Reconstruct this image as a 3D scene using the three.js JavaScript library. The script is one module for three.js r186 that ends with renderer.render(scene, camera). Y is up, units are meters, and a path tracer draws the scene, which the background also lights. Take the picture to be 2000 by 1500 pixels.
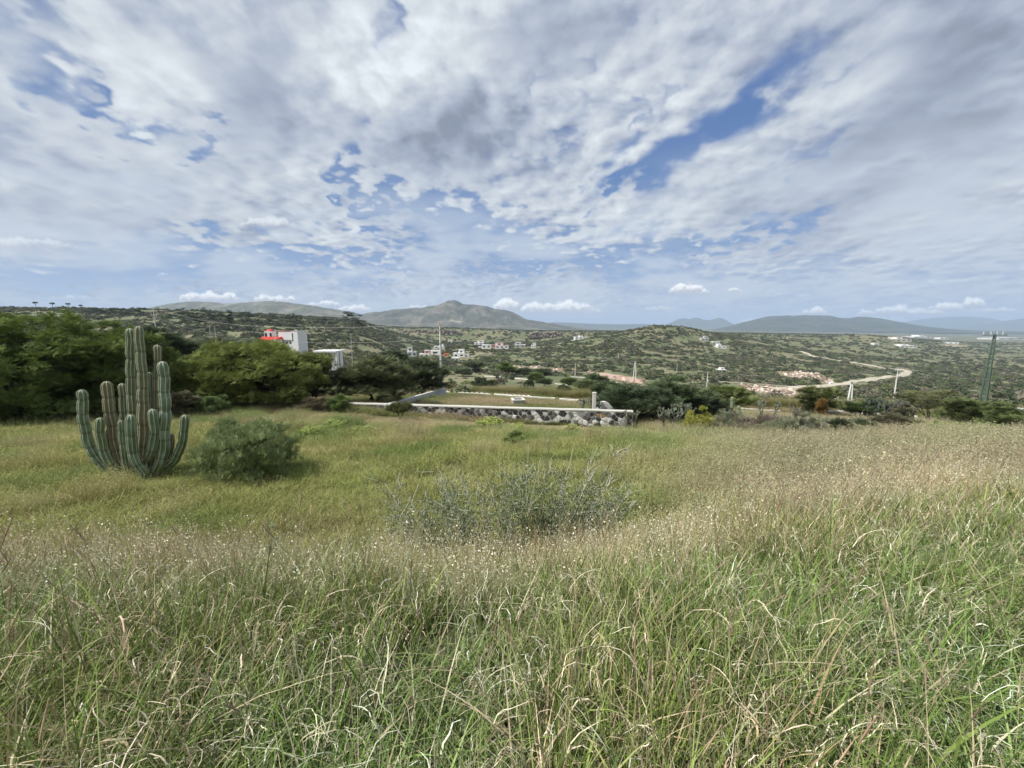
import * as THREE from 'three';
import { mergeGeometries } from 'three/addons/utils/BufferGeometryUtils.js';

/* ------------------------------------------------------------------ camera, light, exposure */
const scene = new THREE.Scene();
const EYE = 1.6, PITCH = THREE.MathUtils.degToRad(8.345);
const camera = new THREE.PerspectiveCamera(90, 4 / 3, 0.05, 60000);
camera.position.set(0, EYE, 0);
camera.rotation.set(-PITCH, 0, 0);
const renderer = new THREE.WebGLRenderer({ antialias: true });
renderer.setSize(1024, 768);
renderer.toneMapping = THREE.LinearToneMapping;
renderer.toneMappingExposure = 1.33;
renderer.shadowMap.enabled = true;
const SUN = new THREE.Vector3(-0.56, 0.8, 0.2).normalize();
const sun = new THREE.DirectionalLight(new THREE.Color(1.0, 0.965, 0.89), 4.8);
sun.name = 'sun';
sun.position.copy(SUN).multiplyScalar(400);
sun.castShadow = true;
sun.shadow.mapSize.set(4096, 4096);
Object.assign(sun.shadow.camera, { left: -120, right: 120, top: 120, bottom: -120, near: 1, far: 900 });
sun.shadow.radius = 2;
scene.add(sun, sun.target);
scene.fog = new THREE.FogExp2(new THREE.Color(0.56, 0.72, 0.94), 0.00009);

/* ------------------------------------------------------------------ random numbers and noise */
function rng(a) {
  return () => { a = (a + 0x6d2b79f5) | 0; let t = Math.imul(a ^ (a >>> 15), 1 | a); t = (t + Math.imul(t ^ (t >>> 7), 61 | t)) ^ t; return ((t ^ (t >>> 14)) >>> 0) / 4294967296; };
}
const PERM = new Uint8Array(512), GX = new Float32Array(256), GY = new Float32Array(256);
{
  const r = rng(77), p = Array.from({ length: 256 }, (_, i) => i);
  for (let i = 255; i > 0; i--) { const j = Math.floor(r() * (i + 1)); [p[i], p[j]] = [p[j], p[i]]; }
  for (let i = 0; i < 512; i++) PERM[i] = p[i & 255];
  for (let i = 0; i < 256; i++) { const a = r() * Math.PI * 2; GX[i] = Math.cos(a); GY[i] = Math.sin(a); }
}
function noise(x, y) { // gradient noise, about -0.7 .. 0.7
  const ix = Math.floor(x), iy = Math.floor(y), fx = x - ix, fy = y - iy, X = ix & 255, Y = iy & 255;
  const u = fx * fx * fx * (fx * (fx * 6 - 15) + 10), v = fy * fy * fy * (fy * (fy * 6 - 15) + 10);
  const a = PERM[PERM[X] + Y], b = PERM[PERM[X + 1] + Y], c = PERM[PERM[X] + Y + 1], d = PERM[PERM[X + 1] + Y + 1];
  const n0 = GX[a] * fx + GY[a] * fy, n1 = GX[b] * (fx - 1) + GY[b] * fy, n2 = GX[c] * fx + GY[c] * (fy - 1), n3 = GX[d] * (fx - 1) + GY[d] * (fy - 1);
  const m0 = n0 + (n1 - n0) * u, m1 = n2 + (n3 - n2) * u;
  return m0 + (m1 - m0) * v;
}
function fbm(x, y, oct = 4, gain = 0.5) { let s = 0, a = 1; for (let i = 0; i < oct; i++) { s += a * noise(x, y); x = x * 2.03 + 17.3; y = y * 2.03 - 9.1; a *= gain; } return s; }
const clamp = (x, a = 0, b = 1) => Math.min(b, Math.max(a, x));
const smooth = (a, b, x) => { const t = clamp((x - a) / (b - a)); return t * t * (3 - 2 * t); };
const lerp = (a, b, t) => a + (b - a) * t;
const V = (x, y, z) => new THREE.Vector3(x, y, z);

/* ------------------------------------------------------------------ surveying: a sight line of the photograph (2000 x 1500) to places in the world */
const SP = Math.sin(PITCH), CP = Math.cos(PITCH);
const sight = (px, py) => { const u = (px - 1000) / 750, v = (750 - py) / 750, f = CP + v * SP; return [u / f, (-SP + v * CP) / f]; }; // x and y per metre of forward distance
const place = (px, py, d) => { const [sx, sy] = sight(px, py); return V(sx * d, EYE + sy * d, -d); };

/* ------------------------------------------------------------------ sky: air and clouds, computed for every direction */
{
  const LEVEL = 0.8, W = 4096, H = 2048, data = new Float32Array(W * H * 4);
  const blob = (px, py, rx, ry, deg, s) => { const [X, Y] = sight(px, py), c = Math.cos(-deg * Math.PI / 180), n = Math.sin(-deg * Math.PI / 180); return { X, Y, rx: rx / 750, ry: ry / 750, c, n, s }; };
  const at = (list, X, Y) => { let sum = 0; for (const b of list) { const dx = X - b.X, dy = Y - b.Y, p = (dx * b.c - dy * b.n) / b.rx, q = (dx * b.n + dy * b.c) / b.ry, e = p * p + q * q; if (e < 9) sum += b.s * Math.exp(-e * 0.9); } return sum; };
  // gaps of blue air between the cloud banks: place, half sizes, turn (anticlockwise positive), strength
  const gaps = [
    [1325, 300, 140, 30, 28, 1.0], [1240, 350, 55, 16, 20, .7], [1450, 210, 60, 26, 35, .75], [1485, 145, 60, 20, 38, .65], [1565, 75, 50, 14, 40, .35], [1600, 285, 70, 26, 5, .75], [1420, 265, 70, 30, 25, .5], [1620, 140, 35, 10, 20, .5],
    [870, 425, 120, 38, -8, 1.1], [975, 480, 150, 26, -6, 1.0], [735, 380, 55, 20, -30, .9], [668, 330, 16, 36, -20, .8], [700, 370, 40, 14, -10, .6], [1130, 505, 190, 20, -3, .85], [1330, 478, 110, 26, 3, .85], [1480, 455, 100, 17, 12, .9], [1545, 430, 60, 14, 15, .6],
    [35, 70, 50, 110, 28, .45], [110, 160, 60, 34, -40, .5], [240, 225, 50, 26, -25, .7], [322, 268, 40, 26, 5, .8], [405, 275, 24, 20, -30, .75], [190, 180, 60, 22, -35, .4],
    [330, 520, 420, 36, 0, .8], [520, 505, 240, 26, -4, .7], [60, 555, 260, 34, 0, .7], [335, 462, 55, 22, -12, .6], [820, 530, 200, 14, -4, .4],
    [1500, 570, 360, 30, 0, .55], [1290, 540, 120, 20, 0, .5], [1850, 478, 190, 20, 8, .35], [1900, 540, 200, 24, 3, .35], [1600, 520, 140, 14, 5, .4],
    [762, 45, 14, 40, -22, .65], [728, 90, 10, 18, -30, .5], [1040, 178, 18, 20, 40, .5], [1155, 145, 16, 30, 10, .3], [1135, 210, 40, 16, 40, .4], [1250, 210, 24, 14, 15, .6], [1235, 275, 46, 16, 42, .6], [1190, 315, 30, 14, 40, .5], [1035, 298, 34, 12, 0, .45], [1320, 185, 22, 22, 30, .45], [1345, 60, 14, 14, 20, .4],
  ].map((a) => blob(...a));
  const greys = [ // thick, dark-bellied parts
    [525, 120, 70, 130, -22, .8], [580, 230, 80, 50, -30, .55], [920, 208, 80, 42, -5, .95], [1080, 75, 130, 60, 25, .65], [880, 290, 150, 42, -8, .5], [760, 300, 80, 40, -15, .4], [830, 240, 60, 40, 0, .4],
    [1830, 160, 210, 110, 20, .7], [1930, 40, 120, 90, 20, .5], [1720, 275, 200, 42, 12, .6], [1900, 260, 200, 40, 15, .5], [1700, 380, 260, 60, 12, .3], [1450, 420, 200, 30, 10, .25], [960, 340, 120, 30, -10, .35],
    [525, 447, 66, 13, -2, .9], [60, 490, 130, 12, 0, .5], [1560, 40, 120, 40, 30, .35],
  ].map((a) => blob(...a));
  const brights = [
    [700, 60, 130, 80, 0, .6], [830, 160, 110, 70, -10, .6], [230, 90, 170, 80, -20, .5], [1700, 135, 80, 34, 30, .7], [1625, 195, 120, 30, 25, .5], [1730, 320, 110, 12, 16, .8], [1890, 275, 130, 20, 14, .5], [520, 428, 60, 10, 0, .8], [60, 468, 120, 12, 0, .8], [950, 120, 80, 40, 0, .4], [640, 250, 60, 90, 20, .35],
    [1050, 300, 160, 40, 25, .3], [1250, 420, 200, 30, 8, .3], [300, 330, 220, 40, -10, .3],
  ].map((a) => blob(...a));
  const calms = [[250, 330, 260, 120, -10, .9], [100, 420, 200, 60, 0, .9], [1800, 130, 220, 130, 20, .8], [1780, 320, 280, 90, 12, .8], [1750, 450, 320, 60, 6, .6], [1500, 400, 240, 40, 10, .5], [540, 150, 80, 120, -22, .7], [850, 260, 120, 60, -5, .6], [1080, 70, 130, 60, 20, .7], [320, 110, 200, 60, -15, .4]].map((q) => blob(...q));
  // cumulus near the horizon: place of the base, half width, height
  const r = rng(5), puffs = [];
  for (const [px, py, w, h, s] of [[410, 589, 75, 24, 1], [515, 590, 18, 20, .9], [548, 588, 36, 13, 1], [632, 598, 38, 12, 1], [692, 611, 34, 20, 1], [820, 602, 30, 8, .9], [988, 606, 24, 28, 1], [1055, 611, 42, 26, 1], [1118, 610, 55, 27, 1], [1160, 612, 20, 10, .8], [1342, 572, 40, 24, 1], [1372, 572, 16, 10, .9], [1436, 570, 14, 9, .8], [1598, 614, 20, 16, .95], [1575, 614, 14, 10, .8], [1690, 616, 18, 14, .9], [1740, 616, 40, 26, .9], [1800, 616, 60, 18, .85], [1850, 606, 40, 18, .95], [1895, 600, 34, 22, .95], [1950, 610, 60, 12, .7], [1735, 628, 60, 10, .8], [1930, 628, 50, 8, .7], [1465, 632, 20, 14, .7], [1290, 606, 40, 8, .5], [140, 585, 90, 10, .4], [318, 538, 9, 5, .5], [50, 486, 110, 28, .4], [525, 446, 62, 26, .4]]) {
    const n = 10 + Math.floor(w / 5);
    for (let i = 0; i < n; i++) {
      const t = (i + r()) / n * 2 - 1, hh = h * (0.45 + 0.55 * r()) * Math.sqrt(Math.max(0.08, 1 - t * t)), rad = Math.max(3, hh * (0.45 + 0.3 * r()));
      const [X, Y] = sight(px + t * w * 0.9, py - Math.max(0, hh - rad)), [, Yb] = sight(px, py), [, Yt] = sight(px, py - h);
      puffs.push({ X, Y, R: rad / 750, Yb, Yt, s });
    }
  }
  const zen = [0.062, 0.145, 0.375], low = [0.235, 0.4, 0.67], hor = [0.6, 0.7, 0.83];
  const out = [0, 0, 0];
  function sky(dx, dy, dz) {
    const up = Math.max(dy, 0.001), k = 1.22 / (up + 0.2), qx = dx * k, qz = dz * k;
    const front = dz < -0.12, X = front ? dx / -dz : 0, Y = front ? dy / -dz : 0, wf = front ? smooth(0.12, 0.3, -dz) : 0;
    const t1 = Math.pow(clamp(up / 0.55), 0.55), t2 = Math.exp(-up * 8);
    for (let c = 0; c < 3; c++) out[c] = lerp(lerp(low[c], zen[c], t1), hor[c], t2 * 0.85);
    // bank of altocumulus, drawn out along the view
    const wx = fbm(qx * 0.8 + 3, qz * 0.8 - 5, 2) * 0.08, wz = fbm(qx * 0.8 - 31, qz * 0.8 + 8, 2) * 0.08, fx = qx * 1.15 + wx, fz = qz * 1.15 + wz;
    const big = fbm(fx * 0.7, fz * 0.7, 2), mid = fbm(fx * 2.1 + 9, fz * 2.1, 3, 0.5), fine = fbm(fx * 6 + mid * 0.2, fz * 6 + 40 + mid * 0.2, 5, 0.5);
    const cell = 1 - Math.abs(noise(fx * 5.2 + fine * 0.5 + 70, fz * 5.2 + fine * 0.5)) * 2.6, cell2 = 1 - Math.abs(noise(fx * 11 + fine * 0.8, fz * 11 + 33)) * 2.6; // dark seams run where these are near one
    const seam = Math.max(0, cell) * 0.75 + Math.max(0, cell2) * 0.35;
    const jx = X + mid * 0.09 + fine * 0.10, jy = Y + noise(X * 9 + 7, Y * 9) * 0.05 + fine * 0.085, calm = front ? wf * clamp(at(calms, X, Y)) : 0, loose = 1 - wf;
    const gap = front ? wf * at(gaps, jx, jy) : 0;
    const thick = 0.74 + 0.12 * big + 0.22 * mid + (0.32 * fine - 0.2 * (seam - 0.3)) * (1 - 0.75 * calm) - (0.8 + 0.4 * fine + 0.3 * mid) * gap + loose * (0.3 * big - 0.08);
    const veil = smooth(0.04, 0.2, up);
    let a = smooth(-0.1, 0.68, thick + 0.06) * lerp(0.62, 1, veil) * smooth(0.0, 0.07, up);
    a = Math.max(a, 0.34 * smooth(0.1, 0.3, up) * (1 - clamp(gap * 1.2)));
    const grey = clamp(front ? wf * at(greys, X + mid * 0.06 + fine * 0.02, Y + mid * 0.05 + fine * 0.02) : clamp(big * 1.2), 0, 1.1), bright = front ? wf * at(brights, X + fine * 0.05, Y + fine * 0.04) : 0;
    const relief = fbm((fx - 0.05) * 6 + mid * 0.2, (fz + 0.03) * 6 + 40 + mid * 0.2, 4, 0.5) - fine;
    let lum = 0.615 + (0.1 * fine - 0.08 * (seam - 0.3)) * (1 - 0.7 * calm) + 0.15 * mid + 0.06 * big - 0.25 * grey + 0.18 * bright - 0.19 * relief * (1 - 0.6 * calm) * (1 - 0.5 * Math.min(1, grey)) - 0.03 * calm;
    lum = clamp(lum, 0.3, 0.86);
    const tint = smooth(0.32, 0.74, lum);
    out[0] = lerp(out[0], lum * lerp(0.87, 0.93, tint), a); out[1] = lerp(out[1], lum, a); out[2] = lerp(out[2], lum * lerp(1.28, 1.065, tint), a);
    // streaks of thin cirrus low over the horizon
    if (up < 0.4) {
      const st = smooth(0.0, 0.55, fbm(qx * 0.9 + 80, qz * 1.2 + wx, 4, 0.6) + 0.2) * smooth(0.4, 0.18, up) * smooth(0.0, 0.05, up) * 0.7;
      out[0] = lerp(out[0], 0.58, st); out[1] = lerp(out[1], 0.65, st); out[2] = lerp(out[2], 0.74, st);
    }
    if (front && Y < 0.42 && Y > -0.02) {
      let best = 0, hgt = 0;
      const nx = noise(X * 70, Y * 70) * 0.006 + noise(X * 190, Y * 190) * 0.003, ny = noise(X * 70 + 50, Y * 70) * 0.006 + noise(X * 190 + 9, Y * 190) * 0.003;
      for (const p of puffs) {
        const ex = X + nx - p.X; if (ex > 0.12 || ex < -0.12) continue;
        const ey = Y + ny - p.Y, e = Math.hypot(ex, ey * 1.15) / p.R; if (e > 1.25) continue;
        const d = smooth(1.2, 0.7, e) * 0.92 * smooth(-0.009, 0.007, Y + ny - p.Yb) * p.s;
        if (d > best) { best = d; hgt = clamp((Y - p.Yb) / (p.Yt - p.Yb)) * 0.6 + clamp(0.5 + (ey - ex * 0.6) / p.R * 0.45) * 0.4; }
      }
      if (best > 0) {
        const l = lerp(0.55, 1.14, smooth(0.1, 0.7, hgt + noise(X * 90, Y * 90) * 0.25));
        out[0] = lerp(out[0], l * 0.97, best); out[1] = lerp(out[1], l * 0.99, best); out[2] = lerp(out[2], l * lerp(1.17, 1.0, smooth(.4, .9, l)), best);
      }
    }
    return out;
  }
  for (let row = 0; row < H; row++) {
    const up = ((row + 0.5) / H - 0.5) * Math.PI, y = Math.sin(up), cu = Math.cos(up);
    for (let col = 0; col < W; col++) {
      const o = (row * W + col) * 4;
      if (y < -0.01) { data[o] = 0.2; data[o + 1] = 0.22; data[o + 2] = 0.2; data[o + 3] = 1; continue; }
      const az = ((col + 0.5) / W - 0.5) * 2 * Math.PI, c = sky(Math.cos(az) * cu, y, Math.sin(az) * cu);
      data[o] = c[0] * LEVEL; data[o + 1] = c[1] * LEVEL; data[o + 2] = c[2] * LEVEL; data[o + 3] = 1;
    }
  }
  const tex = new THREE.DataTexture(data, W, H, THREE.RGBAFormat, THREE.FloatType);
  tex.mapping = THREE.EquirectangularReflectionMapping;
  tex.magFilter = THREE.LinearFilter; tex.minFilter = THREE.LinearFilter;
  tex.needsUpdate = true;
  scene.background = tex; scene.environment = tex;
}

/* ------------------------------------------------------------------ names, labels */
const taken = {};
function numbered(n) { const k = taken[n] = (taken[n] ?? -1) + 1; return k ? `${n}_${String(k).padStart(3, '0')}` : n; }
function tag(o, label, category, group, kind) { Object.assign(o.userData, { label, category }); if (group) o.userData.group = group; if (kind) o.userData.kind = kind; return o; }
function cast(o) { o.castShadow = true; o.receiveShadow = true; return o; }
function thing(name, pos, turn = 0) { const g = new THREE.Group(); g.name = numbered(name); g.position.copy(pos); g.rotation.y = turn; scene.add(g); return g; }
function part(name, geo, mat, parent) { const m = cast(new THREE.Mesh(geo, mat)); m.name = name; parent.add(m); return m; }
function structure(name, geo, mat) { const m = cast(new THREE.Mesh(geo, mat)); m.name = numbered(name); m.userData.kind = 'structure'; scene.add(m); return m; }
const M4 = new THREE.Matrix4(), Q = new THREE.Quaternion(), E = new THREE.Euler(), TMP = new THREE.Color();
class Copies { // gathers places and tints, then makes one InstancedMesh
  constructor() { this.m = []; this.c = []; }
  add(x, y, z, rx, ry, rz, sx, sy, sz, col) { M4.compose(V(x, y, z), Q.setFromEuler(E.set(rx, ry, rz, 'YXZ')), V(sx, sy, sz)); for (let i = 0; i < 16; i++) this.m.push(M4.elements[i]); this.c.push(col[0], col[1], col[2]); }
  addQ(p, q, s, col) { M4.compose(p, q, s); for (let i = 0; i < 16; i++) this.m.push(M4.elements[i]); this.c.push(col[0], col[1], col[2]); }
  get n() { return this.m.length / 16; }
  build(name, geo, mat, parent) {
    const im = cast(new THREE.InstancedMesh(geo, mat, this.n)); im.name = name;
    im.instanceMatrix.array.set(this.m);
    im.instanceColor = new THREE.InstancedBufferAttribute(new Float32Array(this.c), 3);
    parent.add(im); return im;
  }
}
class Buf { // collects vertices, colours and faces
  constructor() { this.p = []; this.c = []; this.i = []; }
  get n() { return this.p.length / 3; }
  v(x, y, z, c) { this.p.push(x, y, z); this.c.push(c[0], c[1], c[2]); return this.n - 1; }
  f(...k) { this.i.push(...k); }
  geo(smoothed) {
    const g = new THREE.BufferGeometry();
    g.setAttribute('position', new THREE.Float32BufferAttribute(this.p, 3));
    g.setAttribute('color', new THREE.Float32BufferAttribute(this.c, 3));
    g.setIndex(this.i);
    if (smoothed) g.computeVertexNormals();
    return g;
  }
  tube(pts, radii, c, sides = 6, capped = true) { // a limb along points
    let prev = -1; const n = pts.length, side = V(0, 0, 0), bi = V(0, 0, 0), t = V(0, 0, 0);
    for (let k = 0; k < n; k++) {
      t.copy(pts[Math.min(n - 1, k + 1)]).sub(pts[Math.max(0, k - 1)]).normalize();
      if (k === 0 || Math.abs(t.dot(side)) > 0.9) side.set(Math.abs(t.x) > 0.9 ? 0 : 1, 0, Math.abs(t.x) > 0.9 ? 1 : 0);
      side.addScaledVector(t, -t.dot(side)).normalize(); bi.crossVectors(t, side);
      const first = this.n, col = typeof c === 'function' ? c(k / (n - 1)) : c;
      for (let s = 0; s < sides; s++) { const a = s / sides * Math.PI * 2, x = Math.cos(a) * radii[k], y = Math.sin(a) * radii[k]; this.v(pts[k].x + side.x * x + bi.x * y, pts[k].y + side.y * x + bi.y * y, pts[k].z + side.z * x + bi.z * y, col); }
      if (k) for (let s = 0; s < sides; s++) { const q = (s + 1) % sides; this.f(prev + s, first + q, first + s, prev + s, prev + q, first + q); }
      prev = first;
    }
    if (capped) { const c2 = typeof c === 'function' ? c(1) : c, e = this.v(pts[n - 1].x, pts[n - 1].y, pts[n - 1].z, c2); for (let s = 0; s < sides; s++) this.f(prev + s, prev + (s + 1) % sides, e); }
    return this;
  }
  box(cx, cy, cz, sx, sy, sz, c, turn = 0) {
    const b = this.n, co = Math.cos(turn), si = Math.sin(turn);
    for (const y of [-1, 1]) for (const z of [-1, 1]) for (const x of [-1, 1]) { const lx = x * sx / 2, lz = z * sz / 2; this.v(cx + lx * co + lz * si, cy + y * sy / 2, cz - lx * si + lz * co, c); }
    for (const [a, d, e, g] of [[0, 1, 3, 2], [4, 6, 7, 5], [0, 4, 5, 1], [2, 3, 7, 6], [0, 2, 6, 4], [1, 5, 7, 3]]) this.f(b + a, b + d, b + e, b + a, b + e, b + g);
    return this;
  }
}
const vary = (r, c, a) => { const k = 1 + (r() - 0.5) * 2 * a; return [c[0] * k * (1 + (r() - 0.5) * a * 0.5), c[1] * k, c[2] * k * (1 + (r() - 0.5) * a * 0.5)]; };
const pick = (r, list) => list[Math.floor(r() * list.length)];

/* ------------------------------------------------------------------ procedural textures */
function texture(size, fn, srgb) {
  const d = new Uint8Array(size * size * 4);
  for (let y = 0; y < size; y++) for (let x = 0; x < size; x++) { const c = fn(x / size, y / size), o = (y * size + x) * 4; for (let k = 0; k < 3; k++) d[o + k] = clamp(c[k] ?? c[0]) * 255; d[o + 3] = 255; }
  const t = new THREE.DataTexture(d, size, size); t.wrapS = t.wrapT = THREE.RepeatWrapping; t.magFilter = THREE.LinearFilter; t.minFilter = THREE.LinearMipmapLinearFilter; if (srgb) t.colorSpace = THREE.SRGBColorSpace; t.needsUpdate = true; return t;
}
const wrapNoise = (x, y, f, o) => { // noise that repeats without a seam
  const a = fbm(x * f + o, y * f, o > 50 ? 3 : 4), b = fbm((x - 1) * f + o, y * f, o > 50 ? 3 : 4), c = fbm(x * f + o, (y - 1) * f, o > 50 ? 3 : 4), d = fbm((x - 1) * f + o, (y - 1) * f, o > 50 ? 3 : 4), n = Math.sqrt(x * x + (1 - x) ** 2) * Math.sqrt(y * y + (1 - y) ** 2);
  return ((a * (1 - x) + b * x) * (1 - y) + (c * (1 - x) + d * x) * y) / n;
};
const grain = texture(512, (x, y) => { const n = 0.78 + 0.26 * wrapNoise(x, y, 9, 3) + 0.3 * wrapNoise(x, y, 60, 70); return [n, n, n]; });
const bumpTex = texture(256, (x, y) => [0.5 + 0.35 * wrapNoise(x, y, 14, 11) + 0.3 * wrapNoise(x, y, 50, 90)]);
const rep = (t, sx, sy) => { const c = t.clone(); c.repeat.set(sx, sy); c.needsUpdate = true; return c; };
const std = (o) => new THREE.MeshStandardMaterial({ roughness: 0.9, ...o });
const leafMat = (name, through = 0.35) => { const m = new THREE.MeshPhysicalMaterial({ vertexColors: true, roughness: 0.85, transmission: through, thickness: 0, specularIntensity: 0.25, side: THREE.DoubleSide }); m.name = name; return m; };
const MAT = {
  leaf: leafMat('leaf', 0.3), blade: leafMat('grass blade', 0.2),
  bark: std({ vertexColors: true, side: THREE.DoubleSide, bumpMap: null }),
  plain: std({ vertexColors: true }),
  concrete: std({ color: new THREE.Color().setRGB(0.46, 0.45, 0.42), roughnessMap: grain }),
  white: std({ color: new THREE.Color().setRGB(0.78, 0.77, 0.75), roughness: 0.8 }),
  glass: std({ color: new THREE.Color().setRGB(0.03, 0.035, 0.04), roughness: 0.12 }),
};
MAT.bark.name = 'bark';

/* ------------------------------------------------------------------ the lie of the land */
const NP = [-300, 262, 700, 1000, 1300, 1600, 2000, 2400], NZ = [0, 2, 3, 4.5, 6.5, 9.5, 14, 20, 26, 32, 42, 55];
const ND = [ // drop below the eye, near ground
  [1.6, 1.75, 2.2, 3.05, 3.55, 3.75, 4.2, 4.9, 5.6, 6.2, 7.2, 9.0],
  [1.6, 1.75, 2.2, 3.05, 3.6, 3.82, 4.3, 5.0, 5.7, 6.3, 7.3, 9.0],
  [1.6, 1.75, 2.2, 3.05, 3.6, 3.85, 4.5, 5.3, 6.0, 6.6, 7.7, 9.2],
  [1.6, 1.76, 2.28, 3.05, 3.5, 3.8, 4.5, 5.55, 6.62, 7.2, 8.2, 9.45],
  [1.6, 1.71, 2.12, 2.7, 3.12, 3.56, 4.5, 5.8, 7.05, 7.9, 8.9, 10.2],
  [1.6, 1.66, 1.92, 2.34, 2.78, 3.36, 4.5, 6.2, 7.7, 8.7, 10.1, 12.0],
  [1.6, 1.64, 1.82, 2.14, 2.55, 3.2, 4.35, 6.2, 7.9, 9.2, 11.0, 13.4],
  [1.6, 1.64, 1.82, 2.14, 2.55, 3.2, 4.35, 6.2, 7.9, 9.2, 11.0, 13.4],
];
const FP = [-200, 0, 250, 500, 700, 800, 900, 1050, 1200, 1300, 1400, 1550, 1700, 1850, 2000, 2300], FZ = [55, 90, 130, 200, 280, 380, 500, 700, 900, 1050, 1400, 2200, 4500, 9000];
const FY = [ // height of far ground, as the sight line in the photograph
  [772, 745, 712, 676, 648, 620, 600, 604, 612, 616, 624, 632, 640, 641],
  [772, 745, 712, 676, 648, 620, 601, 605, 612, 616, 624, 632, 640, 641],
  [774, 752, 724, 688, 658, 628, 606, 610, 616, 619, 626, 633, 640, 641],
  [774, 756, 734, 690, 662, 636, 616, 616, 622, 626, 630, 635, 640, 641],
  [775, 762, 744, 716, 690, 662, 640, 625, 630, 634, 634, 638, 642, 641],
  [776, 765, 750, 728, 708, 694, 676, 655, 660, 642, 640, 641, 643, 642],
  [776, 766, 752, 732, 716, 698, 682, 675, 668, 642, 642, 643, 644, 642],
  [778, 768, 755, 737, 722, 702, 684, 672, 668, 650, 647, 646, 645, 642],
  [782, 772, 760, 742, 722, 700, 674, 650, 652, 650, 648, 647, 645, 642],
  [787, 778, 765, 745, 726, 706, 678, 635, 643, 648, 648, 648, 646, 642],
  [792, 783, 770, 748, 730, 712, 690, 656, 655, 654, 651, 650, 647, 642],
  [798, 790, 778, 758, 740, 722, 702, 680, 667, 658, 654, 652, 648, 642],
  [803, 794, 783, 763, 746, 730, 712, 692, 675, 657, 658, 656, 650, 643],
  [806, 797, 786, 766, 750, 736, 720, 703, 692, 684, 672, 662, 652, 643],
  [808, 798, 787, 768, 752, 738, 722, 706, 695, 686, 674, 664, 653, 643],
  [808, 798, 787, 768, 752, 738, 722, 706, 695, 686, 674, 664, 653, 643],
];
function knot(list, x) { let i = 0; while (i < list.length - 2 && x > list[i + 1]) i++; return [i, clamp((x - list[i]) / (list[i + 1] - list[i]))]; }
const cub = (a, b, c, d, t) => b + 0.5 * t * (c - a + t * (2 * a - 5 * b + 4 * c - d + t * (3 * (b - c) + d - a)));
function table(T, xs, zs, x, z, logz) {
  const [i, s] = knot(xs, x), [j, t0] = knot(zs, z);
  const t = logz && z > zs[j] ? clamp(Math.log(z / zs[j]) / Math.log(zs[j + 1] / zs[j])) : t0;
  const row = (k) => { const r = T[clamp(k, 0, xs.length - 1)], J = (q) => r[clamp(q, 0, zs.length - 1)]; return logz ? lerp(J(j), J(j + 1), t) : cub(J(j - 1), J(j), J(j + 1), J(j + 2), t); };
  return cub(row(i - 1), row(i), row(i + 1), row(i + 2), s);
}
function ground(x, z) {
  const f = -z, r = Math.hypot(x, z), d = Math.max(f, r * 0.43), th = Math.atan2(x, f);
  let px;
  if (Math.abs(th) < 1.03 && f > 0) px = 1000 + 750 * (x / Math.max(f, 1e-3)) * 0.985; else px = lerp(1000 + Math.sign(x) * 1235, 1000, clamp((Math.abs(th) - 1.03) / (Math.PI - 1.03)));
  px = lerp(1000, px, smooth(0, 1.5, r));
  let y;
  const near = () => EYE - table(ND, NP, NZ, px, Math.min(d, 55), false), far = () => { const dd = Math.max(d, 55); return EYE + sight(1000, table(FY, FP, FZ, px, Math.min(dd, 9000), true))[1] * dd; };
  if (d < 42) y = near(); else if (d > 58) y = far(); else y = lerp(near(), far(), smooth(42, 58, d));
  y += noise(x * 0.7, z * 0.7) * 0.05 * smooth(1, 4, r) + noise(x * 0.21 + 4, z * 0.21) * 0.12 * smooth(5, 14, r);
  const k = smooth(60, 260, r);
  if (k > 0) y += k * (fbm(x * 0.011, z * 0.011, 4) * 4.5 * smooth(80, 500, r) + noise(x * 0.09, z * 0.09) * 0.5);
  return y;
}
function hit(px, py, from = 2, to = 8000) { // where that sight line meets the ground
  const [sx, sy] = sight(px, py);
  let a = from;
  while (a < to) { const b = a * 1.02 + 0.02; if (EYE + sy * b < ground(sx * b, -b)) { let lo = a, hi = b; for (let i = 0; i < 20; i++) { const m = (lo + hi) / 2; if (EYE + sy * m < ground(sx * m, -m)) hi = m; else lo = m; } return V(sx * hi, ground(sx * hi, -hi), -hi); } a = b; }
  return V(sx * to, ground(sx * to, -to), -to);
}
const stand = (px, d) => { const x = sight(px, 700)[0] * d; return V(x, ground(x, -d), -d); };

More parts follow.
